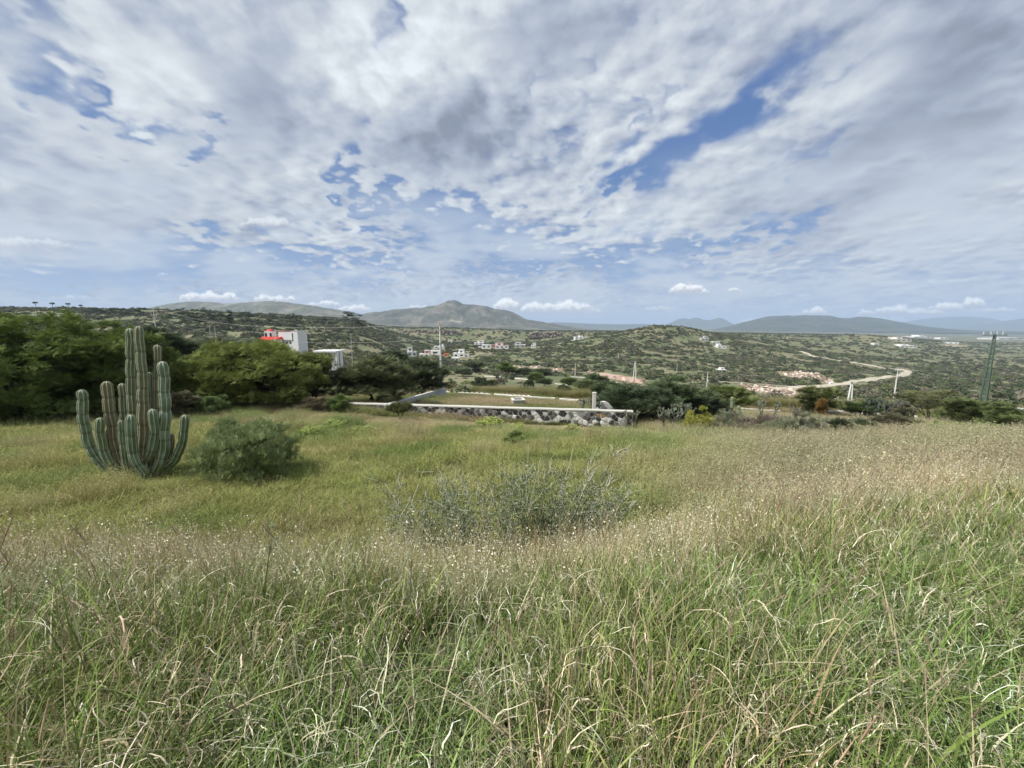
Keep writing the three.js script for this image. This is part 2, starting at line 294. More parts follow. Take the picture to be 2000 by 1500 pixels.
/* terrain sheet: rings round the viewer out to the plain */
{
  const angles = [], radii = [];
  for (let i = 0; i < 420; i++) angles.push(-1.12 + 2.24 * i / 420);
  for (let i = 0; i < 90; i++) angles.push(1.12 + (2 * Math.PI - 2.24) * i / 90);
  radii.push(0.25); while (radii[radii.length - 1] < 15500) radii.push(radii[radii.length - 1] * 1.034 + 0.02);
  const b = new Buf(), na = angles.length, uv = [];
  const soil = [0.075, 0.068, 0.036], olive = [0.115, 0.118, 0.046], dry = [0.22, 0.205, 0.112], green = [0.115, 0.14, 0.06], plain = [0.14, 0.145, 0.085];
  for (let j = 0; j < radii.length; j++) for (let i = 0; i < na; i++) {
    const a = angles[i], x = Math.sin(a) * radii[j], z = -Math.cos(a) * radii[j], y = ground(x, z), r = radii[j];
    const n1 = fbm(x * 0.02 + 5, z * 0.02, 4), n2 = fbm(x * 0.12, z * 0.12 + 9, 3);
    let c = soil;
    const mixc = (p, q, t) => [lerp(p[0], q[0], t), lerp(p[1], q[1], t), lerp(p[2], q[2], t)];
    c = mixc(c, olive, smooth(8, 40, r));
    c = mixc(c, mixc(dry, green, smooth(-0.25, 0.25, n1 + n2 * 0.5)), smooth(30, 90, r) * 0.8);
    c = mixc(c, plain, smooth(1200, 4000, r));
    b.v(x, y, z, c); uv.push(x / 6, z / 6);
  }
  for (let j = 0; j < radii.length - 1; j++) for (let i = 0; i < na; i++) { const q = (i + 1) % na, o = j * na, p = (j + 1) * na; b.f(o + i, o + q, p + i, o + q, p + q, p + i); }
  const centre = b.v(0, ground(0, 0), 0, soil); uv.push(0, 0);
  for (let i = 0; i < na; i++) b.f(centre, (i + 1) % na, i);
  const g = b.geo(true); g.setAttribute('uv', new THREE.Float32BufferAttribute(uv, 2));
  structure('ground', g, std({ vertexColors: true, map: grain, roughness: 1 }));
}

/* mountains behind the valley: ridge line as [sight px, py] pairs, forward distance, depth */
function mountain(label, d, depth, ridge, tints, seed, rough) {
  const b = new Buf(), nu = 220, nv = 40, p0 = ridge[0][0], p1 = ridge[ridge.length - 1][0], P = ridge.map((a) => a[0]);
  const top = (px) => { const [i, t] = knot(P, px), Y = (k) => ridge[clamp(k, 0, ridge.length - 1)][1]; return cub(Y(i - 1), Y(i), Y(i + 1), Y(i + 2), t); };
  const foot = (px, z) => ground(sight(px, 640)[0] * z, -z) - 4;
  for (let j = 0; j <= nv; j++) for (let i = 0; i <= nu; i++) {
    const px = lerp(p0, p1, i / nu), t = j / nv * 1.5 - 1, z = d + t * depth, x = sight(px, 640)[0] * d + sight(px, 640)[0] * t * depth * 0.35;
    const h = EYE + sight(px, top(px))[1] * d - foot(px, d), s = t <= 0 ? Math.pow(clamp(1 + t), 1.35) : Math.pow(clamp(1 - t * 2), 1.2), edge = Math.min(1, Math.min(i, nu - i) / 12);
    const er = 1 - Math.abs(fbm(x / depth * 3.2 + seed, z / depth * 2.2, 5)) * 1.7, amp = h * rough * s * (1 - s * 0.92);
    const y = foot(px, d) + h * s * lerp(0.6, 1, edge) + amp * er + fbm(x / depth * 20, z / depth * 20, 2) * h * 0.02 * s;
    const m = smooth(-0.15, 0.35, fbm(x / depth * 5 + seed * 3, z / depth * 4, 4) + 0.25 * noise(x / depth * 24, z / depth * 24)), q = 0.75 + 0.5 * smooth(-0.4, 0.4, fbm(x / depth * 40, z / depth * 40, 3)), sp = tints[2] && h > 0 ? smooth(0.1, 0.5, fbm(x / depth * 2.5 + seed, z / depth * 2.5 + 3, 3) + tints[2].near(px, s)) : 0;
    const c = [0, 1, 2].map((k) => lerp(lerp(tints[0][k], tints[1][k], m), tints[2] ? tints[2].c[k] : 0, sp) * q);
    b.v(x, y, -z, c);
  }
  for (let j = 0; j < nv; j++) for (let i = 0; i < nu; i++) { const o = j * (nu + 1) + i; b.f(o, o + 1, o + nu + 1, o + 1, o + nu + 2, o + nu + 1); }
  const m = structure('mountain', b.geo(true), std({ vertexColors: true, roughness: 1, side: THREE.DoubleSide })); m.userData.label = label; return m;
}
mountain('low rounded grey green mountain at the left above the ridge', 3000, 700, [[240, 625], [290, 603], [340, 593], [400, 589], [440, 592], [480, 591], [535, 588], [590, 594], [640, 601], [700, 612], [760, 624], [800, 634]], [[0.075, 0.082, 0.055], [0.12, 0.115, 0.085], { c: [0.17, 0.16, 0.125], near: (px, s) => -0.1 }], 3, 0.35);
mountain('grey mountain with a rounded summit and pale rocky slope', 3300, 800, [[650, 636], [700, 616], [760, 607], [790, 603], [830, 601], [850, 595], [868, 590], [890, 588], [905, 594], [950, 599], [990, 606], [1005, 612], [1030, 624], [1060, 629], [1100, 636], [1160, 642]], [[0.06, 0.066, 0.05], [0.12, 0.112, 0.088], { c: [0.3, 0.265, 0.2], near: (px, s) => 0.42 - Math.abs(px - 900) / 130 - Math.abs(s - 0.38) * 1.6 }], 8, 0.55);
mountain('flat blue ridge far behind the hill gap', 9500, 1200, [[1040, 640], [1070, 630], [1110, 630], [1150, 632], [1200, 633], [1260, 633], [1310, 638]], [[0.05, 0.062, 0.035], [0.07, 0.078, 0.045]], 4, 0.2);
mountain('two small blue peaks on the far skyline', 11000, 1300, [[1280, 640], [1310, 630], [1330, 622], [1345, 623], [1358, 620], [1372, 624], [1388, 625], [1400, 621], [1412, 623], [1425, 631], [1445, 640]], [[0.05, 0.062, 0.035], [0.07, 0.078, 0.045]], 5, 0.3);
mountain('long dark blue flat topped mountain right of centre', 5600, 1200, [[1360, 650], [1420, 638], [1470, 625], [1500, 618], [1560, 616], [1610, 616], [1640, 621], [1680, 619], [1720, 623], [1760, 631], [1820, 640], [1900, 645], [2000, 647]], [[0.035, 0.044, 0.025], [0.055, 0.06, 0.036]], 6, 0.45);
mountain('pale blue dome of a mountain far at the right', 13000, 2000, [[1720, 640], [1770, 628], [1820, 621], [1880, 618], [1930, 622], [1980, 632], [2020, 640]], [[0.05, 0.062, 0.035], [0.07, 0.078, 0.045]], 7, 0.25);
mountain('blue mountain shoulder at the right edge', 10500, 1600, [[1860, 642], [1930, 632], [1980, 624], [2030, 618], [2100, 618], [2180, 628], [2240, 640]], [[0.05, 0.062, 0.035], [0.07, 0.078, 0.045]], 9, 0.25);
/* ------------------------------------------------------------------ leaf and blade shapes shared by the plants */
const grey1 = (r, a = 0.25) => { const k = 1 + (r() - 0.5) * 2 * a; return [k * (1 + (r() - 0.5) * 0.16), k, k * (1 + (r() - 0.5) * 0.2)]; };
function blade(b, x, y, z, h, dir, lean, droop, w, c, segs, twist) {
  const dx = Math.cos(dir), dz = Math.sin(dir); let pl = -1, pr = -1;
  for (let k = 0; k <= segs; k++) {
    const t = k / segs, o = h * (lean * t + droop * t * t), yy = y + h * (t - 0.42 * droop * Math.pow(t, 2.3)), a = dir + Math.PI / 2 + twist * t, ww = w * 0.5 * (0.65 + 0.9 * t * (1 - t)) * (1 - t * t * 0.98);
    const sx = Math.cos(a) * ww, sz = Math.sin(a) * ww;
    if (k === segs) { const e = b.v(x + dx * o, yy, z + dz * o, c); b.f(pl, pr, e); break; }
    const l = b.v(x + dx * o - sx, yy, z + dz * o - sz, c), q = b.v(x + dx * o + sx, yy, z + dz * o + sz, c);
    if (k) b.f(pl, pr, q, pl, q, l);
    pl = l; pr = q;
  }
}
function wander(b, p, h, w, c, segs, r, curl) { // a dead, twisting blade
  let th = r() * 6.28, ph = 1.2 + r() * 0.35, x = p[0], y = p[1], z = p[2], pl = -1, pr = -1; const dph = (0.8 + r() * 1.6) * curl / segs, step = h / segs;
  for (let k = 0; k <= segs; k++) {
    const t = k / segs, a = th + Math.PI / 2 + t * 2 * (r() - 0.5), ww = w * 0.5 * (1 - t * 0.75), sx = Math.cos(a) * ww, sz = Math.sin(a) * ww;
    const l = b.v(x - sx, y, z - sz, c), q = b.v(x + sx, y + ww * 0.4, z + sz, c);
    if (k) b.f(pl, pr, q, pl, q, l);
    pl = l; pr = q; ph -= dph * (0.5 + r()); th += (r() - 0.5) * 0.9 * curl;
    x += Math.cos(th) * Math.cos(ph) * step; z += Math.sin(th) * Math.cos(ph) * step; y = Math.max(0.01, y + Math.sin(ph) * step);
  }
}
function stalk(b, r, x0, z0, h, heads) { // a flowering stem with a bristly head
  const d = r() * 6.28, lean = 0.06 + r() * 0.3, dr = r() * 0.25, pts = [];
  for (let k = 0; k <= 5; k++) { const t = k / 5, o = h * (lean * t + dr * t * t); pts.push(V(x0 + Math.cos(d) * o, h * (t - 0.3 * dr * t * t), z0 + Math.sin(d) * o)); }
  b.tube(pts, pts.map((_, k) => 0.0015 - k * 0.00015), vary(r, pick(r, [[0.42, 0.37, 0.22], [0.3, 0.28, 0.13]]), 0.2), 3, false);
  if (!heads) return;
  const e = pts[5], dir = pts[5].clone().sub(pts[4]).normalize(), L = 0.04 + r() * 0.06, c = vary(r, pick(r, [[0.34, 0.27, 0.18], [0.42, 0.34, 0.23], [0.5, 0.44, 0.31], [0.29, 0.21, 0.15]]), 0.2);
  b.tube([0, 0.4, 1].map((t) => e.clone().addScaledVector(dir, t * L)), [0.0015, 0.0025, 0.0008], c, 4);
  for (let k = 0; k < 34; k++) { const p = e.clone().addScaledVector(dir, r() * L), n = V(r() - 0.5, r() - 0.5, r() - 0.5).normalize().multiplyScalar(0.9).add(dir).normalize(), t1 = p.clone().addScaledVector(n, 0.009 + r() * 0.007), s1 = V(r() - 0.5, r() - 0.5, r() - 0.5).multiplyScalar(0.002), k0 = b.v(p.x - s1.x, p.y - s1.y, p.z - s1.z, c), k1 = b.v(p.x + s1.x, p.y + s1.y, p.z + s1.z, c), k2 = b.v(t1.x, t1.y, t1.z, c); b.f(k0, k1, k2); }
}
function airy(b, r, x0, z0, h, c, w0) { // a fine stem with an open pale head
  const d = r() * 6.28, lean = r() * 0.35; blade(b, x0, 0, z0, h, d, lean, 0.15, w0, c, 3, 1);
  for (let k = 0; k < 8; k++) { const t = 0.68 + r() * 0.34, x = x0 + Math.cos(d) * h * lean * t + (r() - 0.5) * 0.05, y = h * t, z = z0 + Math.sin(d) * h * lean * t + (r() - 0.5) * 0.05, w = (0.006 + r() * 0.006) * w0 / 0.0035, c2 = vary(r, c, 0.25), k0 = b.v(x, y, z, c2), k1 = b.v(x + (r() - 0.5) * w * 2, y + w * (0.6 + r()), z + (r() - 0.5) * w * 2, c2), k2 = b.v(x + (r() - 0.5) * w * 2, y + w * r(), z + (r() - 0.5) * w * 2, c2); b.f(k0, k1, k2); }
}
const straw = [[0.46, 0.4, 0.25], [0.55, 0.5, 0.36], [0.34, 0.285, 0.175], [0.4, 0.34, 0.22], [0.26, 0.225, 0.16]], bleached = [[0.76, 0.72, 0.56], [0.7, 0.65, 0.48], [0.8, 0.78, 0.66]];
const greens = [[0.165, 0.25, 0.058], [0.215, 0.31, 0.085], [0.28, 0.345, 0.13], [0.115, 0.175, 0.045], [0.24, 0.28, 0.145], [0.1, 0.14, 0.04]];
const disc = (r, R) => { const a = r() * 6.28, q = Math.sqrt(r()) * R; return [Math.cos(a) * q, Math.sin(a) * q]; };
// a round patch of tall grass; each of its blades has a colour of its own
function tallPatch(seed, R, n, crest) {
  const r = rng(seed), b = new Buf();
  for (let k = 0; k < n; k++) {
    const [cx, cz] = disc(r, R), lush = r() < 0.82 - crest * 0.3, hk = 0.75 + r() * 0.5, tone = pick(r, greens);
    if (lush) for (let i = 0; i < 17; i++) { const a = r() * 6.28, q = r() * 0.06, c = r() < 0.86 ? vary(r, r() < 0.7 ? tone : pick(r, greens), 0.2) : vary(r, pick(r, straw), 0.2); blade(b, cx + Math.cos(a) * q, 0, cz + Math.sin(a) * q, (0.15 + r() * r() * 0.36) * hk, a + (r() - 0.5), 0.05 + r() * 0.55, r() * r() * 1.8, 0.004 + r() * r() * 0.0125, c, 5, (r() - 0.5) * 2.6); }
    else for (let i = 0; i < 13; i++) { const q = disc(r, 0.1), k2 = r(); wander(b, [q[0] + cx, r() * 0.24 * hk, q[1] + cz], (0.07 + r() * 0.2) * hk, 0.002 + r() * r() * 0.0075, k2 < 0.45 ? vary(r, pick(r, bleached), 0.12) : vary(r, pick(r, straw), 0.25), 7, r, 0.8 + r() * 1.9); }
    if (r() < 0.24 + crest * 0.3) { const q = disc(r, 0.08); stalk(b, r, cx + q[0], cz + q[1], (0.3 + r() * 0.26) * hk, r() < (crest ? 0.35 : 0.8)); }
    if (crest && r() < 0.9) for (let i = 0; i < 4; i++) { const q = disc(r, 0.12); if (i > 1) { stalk(b, r, cx + q[0], cz + q[1], (0.3 + r() * 0.3) * hk, false); continue; } airy(b, r, cx + q[0], cz + q[1], (0.26 + r() * 0.3) * hk, vary(r, pick(r, [[0.62, 0.6, 0.48], [0.54, 0.515, 0.41], [0.7, 0.68, 0.56]]), 0.18), 0.0035); }
  }
  return b.geo();
}
const tallGeo = [0, 1, 2, 3, 4, 5].map((s) => tallPatch(100 + s, 0.45, 60, 0)), crestGeo = [0, 1, 2, 3].map((s) => tallPatch(150 + s, 0.45, 62, 1));
// a round patch of meadow; tones are relative, the patch carries the tint
function meadowPatch(seed, R, n, dry) {
  const r = rng(seed), b = new Buf();
  for (let k = 0; k < n; k++) {
    const [cx, cz] = disc(r, R), tone = grey1(r, 0.28), hk = 0.7 + r() * 0.6;
    for (let i = 0; i < 13; i++) { const q = disc(r, 0.09), t = grey1(r, 0.25), st = r() < 0.16; blade(b, cx + q[0], 0, cz + q[1], (0.12 + r() * 0.25) * hk, r() * 6.28, r() * 0.6, r() * 1.0, 0.005 + r() * 0.007, st ? [1.75 * t[0], 1.45 * t[1], 2.2 * t[2]] : [tone[0] * t[0], tone[1] * t[1], tone[2] * t[2]], 3, (r() - 0.5) * 2); }
    const m2 = dry ? 7 : r() < 0.3 ? 2 : 0; for (let i = 0; i < m2; i++) { const q = disc(r, 0.14); airy(b, r, cx + q[0], cz + q[1], (0.26 + r() * 0.3) * hk, vary(r, pick(r, [[1.45, 1.42, 1.95], [1.35, 1.24, 1.8], [1.7, 1.66, 2.3]]), 0.2), 0.0048); }
  }
  return b.geo();
}
const meadowGeo = [0, 1, 2, 3, 4].map((s) => meadowPatch(400 + s, 0.5, 64, false)), dryGeo = [0, 1, 2, 3].map((s) => meadowPatch(450 + s, 0.5, 52, true));
const feather = [0, 1, 2].map((s) => { // a twig tip with fine pinnate leaves, one metre long
  const r = rng(600 + s), b = new Buf();
  for (let tw = 0; tw < 3; tw++) {
    const a0 = (tw - 1) * 0.7 + (r() - 0.5) * 0.3, L = tw === 1 ? 1 : 0.72;
    for (let k = 1; k <= 8; k++) for (const sd of [-1, 1]) {
      const t = k / 8.5, x = Math.sin(a0) * L * t, z = Math.cos(a0) * L * t, y = 0.12 * Math.sin(t * 2) + (r() - 0.5) * 0.1, a = a0 + sd * (0.9 + (r() - 0.5) * 0.7), l = 0.19 + r() * 0.13, w = 0.028 + r() * 0.02, c = grey1(r, 0.25), dy = (r() - 0.35) * 0.13;
      const ex = Math.sin(a) * l, ez = Math.cos(a) * l, wx = Math.cos(a) * w, wz = -Math.sin(a) * w, tip = (r() - 0.5) * 0.03;
      const p = b.v(x, y, z, c), q = b.v(x + ex * 0.5 + wx, y + dy * 0.6 + tip, z + ez * 0.5 + wz, c), e = b.v(x + ex, y + dy, z + ez, c), m = b.v(x + ex * 0.5 - wx, y + dy * 0.6 - tip, z + ez * 0.5 - wz, c); b.f(p, q, e, p, e, m);
    }
  }
  return b.geo();
});
const leafy = [0, 1].map((s) => { // a handful of small oval leaves, about one metre across
  const r = rng(650 + s), b = new Buf();
  for (let i = 0; i < 40; i++) { const u = V(r() - 0.5, r() - 0.4, r() - 0.5).normalize().multiplyScalar(0.5 * Math.cbrt(r())), n = V(r() - 0.5, r() * 1.2, r() - 0.5).normalize(), s1 = V(r() - 0.5, r() - 0.5, r() - 0.5).cross(n).normalize(), t1 = s1.clone().cross(n), l = 0.07 + r() * 0.07, w = l * (0.35 + r() * 0.2), c = grey1(r, 0.28); const P = (a, d) => b.v(u.x + s1.x * a + t1.x * d, u.y + s1.y * a + t1.y * d, u.z + s1.z * a + t1.z * d, c); const k0 = P(-l, 0), k1 = P(0, w), k2 = P(l, 0), k3 = P(0, -w); b.f(k0, k1, k2, k0, k2, k3); }
  return b.geo();
});
function farShrub(seed, n, size, flat) { // a whole shrub seen from far off, radius one
  const r = rng(seed), b = new Buf();
  for (let i = 0; i < n; i++) {
    const a = r() * 6.28, q = Math.sqrt(r()), top = Math.sqrt(Math.max(0, 1 - q * q)) * flat * (0.75 + 0.5 * noise(Math.cos(a) * q * 2 + seed, Math.sin(a) * q * 2)), y = Math.max(0.05, top * (1 - Math.pow(r(), 2.2) * 0.9)), x = Math.cos(a) * q, z = Math.sin(a) * q, c = grey1(r, 0.3);
    const n1 = V(r() - 0.5, r() * 0.9, r() - 0.5).normalize(), s1 = V(r() - 0.5, r() - 0.5, r() - 0.5).cross(n1).normalize(), t1 = s1.clone().cross(n1), l = size * (0.6 + r() * 0.8);
    const k = [[-1, -0.5], [1, -0.4], [0.1, 1]].map(([p, d]) => b.v(x + (s1.x * p + t1.x * d) * l, y + (s1.y * p + t1.y * d) * l, z + (s1.z * p + t1.z * d) * l, c)); b.f(...k);
  }
  return b.geo();
}
const shrubGeo = [farShrub(11, 170, 0.19, 0.95), farShrub(12, 170, 0.19, 0.8), farShrub(13, 150, 0.2, 1.15), farShrub(14, 130, 0.2, 0.6)];

/* ------------------------------------------------------------------ trees and bushes, each of its own */
function tree(name, category, label, o) { // o: pos H W D base lobes sprays size tint form trunkR seed group flat bare fork
  const r = rng(o.seed), root = thing(name, o.pos, 0); tag(root, label, category, o.group);
  const { H, W } = o, D = o.D ?? W, base = o.base ?? 0.35, fork = o.fork ?? 0.18, wood = new Buf(), barkC = o.bark ?? [0.075, 0.06, 0.045], lobes = [];
  for (let i = 0; i < o.lobes; i++) {
    const a = i * 2.399 + r() * 0.6, q = Math.sqrt((i + 0.5) / o.lobes) * 0.88, top = H * (base + (1 - base) * Math.pow(Math.max(0, 1 - q * q * 0.96), o.rim ? 0.5 - 0.14 * o.rim : 0.5)) * (0.9 + 0.16 * r()), y = lerp(H * base * (0.85 + 0.3 * q * (o.skirt ? -1 : 1)), top, Math.pow(r(), o.up ?? 0.5)), s = Math.min(W, D) * 0.5 * (0.2 + r() * 0.16) * (o.lump ?? 1);
    lobes.push({ p: V(Math.cos(a) * q * W * 0.5, y - s * 0.15, Math.sin(a) * q * D * 0.5), s });
  }
  const stems = o.stems ?? 1, forks = [];
  for (let k = 0; k < stems; k++) { const a = k / stems * 6.28 + r(), f = V(Math.cos(a) * W * (stems > 1 ? 0.07 : 0.02), H * fork * (0.8 + 0.4 * r()), Math.sin(a) * D * (stems > 1 ? 0.07 : 0.02)); forks.push(f); wood.tube([V(f.x * 0.2, -0.3, f.z * 0.2), V(f.x * 0.45 + (r() - 0.5) * 0.1, f.y * 0.5, f.z * 0.45), f], [o.trunkR * 1.3, o.trunkR, o.trunkR * 0.85], barkC, 8, false); }
  const mains = lobes.filter((_, i) => i % Math.max(3, Math.floor(o.lobes / 9)) === 1);
  const path = (a, e, sag) => { const pts = []; for (let k = 0; k <= 6; k++) { const t = k / 6; pts.push(V(lerp(a.x, e.x, t) + noise(t * 3 + e.x, e.z) * 0.1 * W * 0.3, lerp(a.y, e.y, Math.pow(t, sag)), lerp(a.z, e.z, t) + noise(t * 3 + e.z, e.x + 5) * 0.1 * D * 0.3)); } return pts; };
  for (const m of mains) { const f = forks.reduce((u, v) => (v.distanceTo(m.p) < u.distanceTo(m.p) ? v : u)); m.path = path(f, m.p, 0.85); wood.tube(m.path, m.path.map((_, k) => o.trunkR * lerp(0.6, 0.08, k / 6)), barkC, 6); }
  for (const l of lobes) if (!l.path) { const m = mains.reduce((u, v) => (v.p.distanceTo(l.p) < u.p.distanceTo(l.p) ? v : u)), s = m.path[2 + Math.floor(r() * 3)], pts = path(s, l.p, 0.8); wood.tube(pts, pts.map((_, k) => o.trunkR * lerp(0.26, 0.035, k / 6)), barkC, 4); }
  const crown = [new Copies(), new Copies(), new Copies()];
  const forms = o.form === 'leafy' ? leafy : feather;
  for (const l of lobes) {
    const k = 0.85 + r() * 0.3, n = Math.round(o.sprays * (0.7 + 0.6 * r()));
    for (let i = 0; i < n; i++) {
      const a = r() * 6.28, q = Math.sqrt(r()), y = (r() - 0.35) * (o.flat ?? 0.55) * Math.sqrt(1 - q * q * 0.8), s = o.size * (0.65 + 0.7 * r());
      crown[Math.floor(r() * forms.length)].add(l.p.x + Math.cos(a) * q * l.s, l.p.y + y * l.s, l.p.z + Math.sin(a) * q * l.s, -0.15 - r() * 0.5 + (o.rise ?? 0) * -0.7 + (r() - 0.5) * (o.fuzz ? 1.5 : 0.5), -a + 1.57 + (r() - 0.5) * 1.8, (r() - 0.5) * (o.fuzz ? 1.8 : 1.1), s, s, s, vary(r, o.tint, 0.16).map((v) => v * k));
    }
  }
  part('trunk', wood.geo(true), MAT.bark, root);
  crown.forEach((c, i) => { if (c.n) { const m = c.build('crown', forms[i], MAT.leaf, root); m.userData.kind = 'stuff'; } });
  return root;
}
const topFrom = (pos, px, py) => place(px, py, -pos.z).y - pos.y; // height of a thing whose top is seen at that height
const m = (px, d) => px * d / 750; // width in metres of so many photo pixels
const yellowGreen = [0.18, 0.215, 0.056], midGreen = [0.12, 0.155, 0.05], greyGreen = [0.125, 0.148, 0.078], darkGreen = [0.075, 0.1, 0.044];
for (const [name, cat, label, px, d, py, w, tint, seed, x] of [
  ['acacia_tree', 'tree', 'large bushy green acacia filling the left edge of the field', 10, 20, 594, 420, [0.14, 0.19, 0.048], 1, { lobes: 190, sprays: 74, size: 0.32, base: 0.0, D: 9, flat: 1.0, lump: 0.55, up: 0.8, rim: 1, fuzz: 1 }],
  ['acacia_tree', 'tree', 'leafy green acacia directly behind the tall cactus, its crown sloping right', 195, 23, 628, 230, [0.135, 0.185, 0.048], 2, { lobes: 140, sprays: 66, size: 0.31, base: 0.0, D: 7, flat: 1.0, lump: 0.58, up: 0.8, rim: 1, fuzz: 1 }],
  ['mesquite_tree', 'tree', 'dark grey green mesquite behind the cactus tops', 300, 38, 634, 150, [0.070, 0.092, 0.048], 3, { lobes: 36, sprays: 46, size: 0.6, base: 0.3 }],
  ['mesquite_tree', 'tree', 'pale grey green mesquite between cactus and red domed house', 420, 46, 652, 230, [0.119, 0.140, 0.077], 4, { lobes: 46, sprays: 44, size: 0.7, base: 0.3 }],
  ['acacia_tree', 'tree', 'spreading yellow green acacia with dark trunk and layered crown', 485, 29, 664, 325, yellowGreen, 5, { lobes: 180, sprays: 66, size: 0.34, base: 0.1, D: 10, flat: 0.9, fork: 0.2, trunkR: 0.24, up: 0.7, lump: 0.55, rim: 0.8, fuzz: 1 }],
  ['mesquite_tree', 'tree', 'dark mesquite in the shade behind the left half of the spreading acacia', 415, 36, 704, 150, [0.07, 0.09, 0.042], 18, { lobes: 44, sprays: 40, size: 0.6, base: 0.02, up: 1, stems: 3, trunkR: 0.14 }],
  ['mesquite_tree', 'tree', 'dark mesquite in the shade behind the trunk of the spreading acacia', 530, 37, 706, 150, [0.065, 0.085, 0.04], 19, { lobes: 44, sprays: 40, size: 0.6, base: 0.02, up: 1, stems: 3, trunkR: 0.14 }],
  ['mesquite_tree', 'tree', 'grey green mesquite showing between the cactus tops and the spreading acacia', 340, 31, 716, 80, [0.09, 0.11, 0.055], 20, { lobes: 30, sprays: 40, size: 0.5, base: 0.04, up: 1, stems: 3, trunkR: 0.1 }],
  ['mesquite_tree', 'tree', 'dark mesquite at the right flank of the spreading yellow green acacia', 606, 31, 701, 110, [0.084, 0.109, 0.053], 6, { lobes: 44, sprays: 50, size: 0.45, base: 0.2 }],
  ['mesquite_tree', 'tree', 'olive mesquite thicket above the left end of the stone wall', 728, 33, 694, 150, [0.119, 0.140, 0.063], 7, { lobes: 64, sprays: 50, size: 0.46, base: 0.1, stems: 4, trunkR: 0.12 }],
  ['mesquite_tree', 'tree', 'rounded mesquite leaning over the grey block wall beside the pole', 818, 49, 699, 118, [0.098, 0.123, 0.059], 8, { lobes: 50, sprays: 50, size: 0.6, base: 0.18, stems: 3, trunkR: 0.15 }],
  ['mesquite_tree', 'tree', 'dark round topped mesquite left of the pole, below the white village', 766, 54, 686, 80, [0.070, 0.091, 0.050], 9, { lobes: 32, sprays: 46, size: 0.6, base: 0.2 }],
  ['mesquite_tree', 'tree', 'dense dark green mesquite just behind the right end of the stone wall', 1242, 30, 750, 150, [0.077, 0.106, 0.050], 10, { lobes: 56, sprays: 56, size: 0.42, base: 0.12, stems: 3, trunkR: 0.1 }],
  ['mesquite_tree', 'tree', 'second dense mesquite right of the wall, slightly taller, nearest the white pole', 1312, 33, 741, 110, [0.081, 0.112, 0.050], 11, { lobes: 46, sprays: 54, size: 0.46, base: 0.12, stems: 3, trunkR: 0.1 }],
  ['mesquite_tree', 'tree', 'low grey green mesquite behind the bright yellow green bush', 1378, 35, 764, 100, [0.091, 0.118, 0.059], 12, { lobes: 38, sprays: 48, size: 0.46, base: 0.1, stems: 3, trunkR: 0.08 }],
  ['mesquite_tree', 'tree', 'small round mesquite beyond the pillar on the stone wall', 1190, 44, 746, 60, [0.084, 0.112, 0.050], 13, { lobes: 26, sprays: 46, size: 0.5, base: 0.12, stems: 2, trunkR: 0.08 }],
  ['acacia_tree', 'tree', 'yellow green topped acacia to the right of the slim white pole', 1425, 48, 756, 90, [0.133, 0.168, 0.048], 14, { lobes: 34, sprays: 46, size: 0.56, base: 0.16, stems: 3, trunkR: 0.1 }],
  ['acacia_tree', 'tree', 'olive acacia on the verge left of the twin legged pole', 1608, 52, 757, 70, [0.140, 0.161, 0.056], 15, { lobes: 30, sprays: 44, size: 0.56, base: 0.2, stems: 2, trunkR: 0.08 }],
  ['acacia_tree', 'tree', 'thinly leaved acacia with bare fanning stems on the far verge', 1832, 44, 762, 110, [0.140, 0.147, 0.063], 16, { lobes: 34, sprays: 17, size: 0.5, base: 0.4, stems: 6, trunkR: 0.07, fork: 0.25, bark: [0.12, 0.1, 0.075] }],
  ['acacia_tree', 'tree', 'bushy green acacia at the foot of the lattice tower', 1936, 36, 782, 110, [0.112, 0.140, 0.048], 17, { lobes: 42, sprays: 46, size: 0.46, base: 0.12, stems: 4, trunkR: 0.07 }],
]) { const pos = stand(px, d), H = topFrom(pos, px, py); tree(name, cat, label, { pos, H, W: m(w, d) * 1.0, tint, seed: seed * 31, trunkR: 0.2, ...x }); }
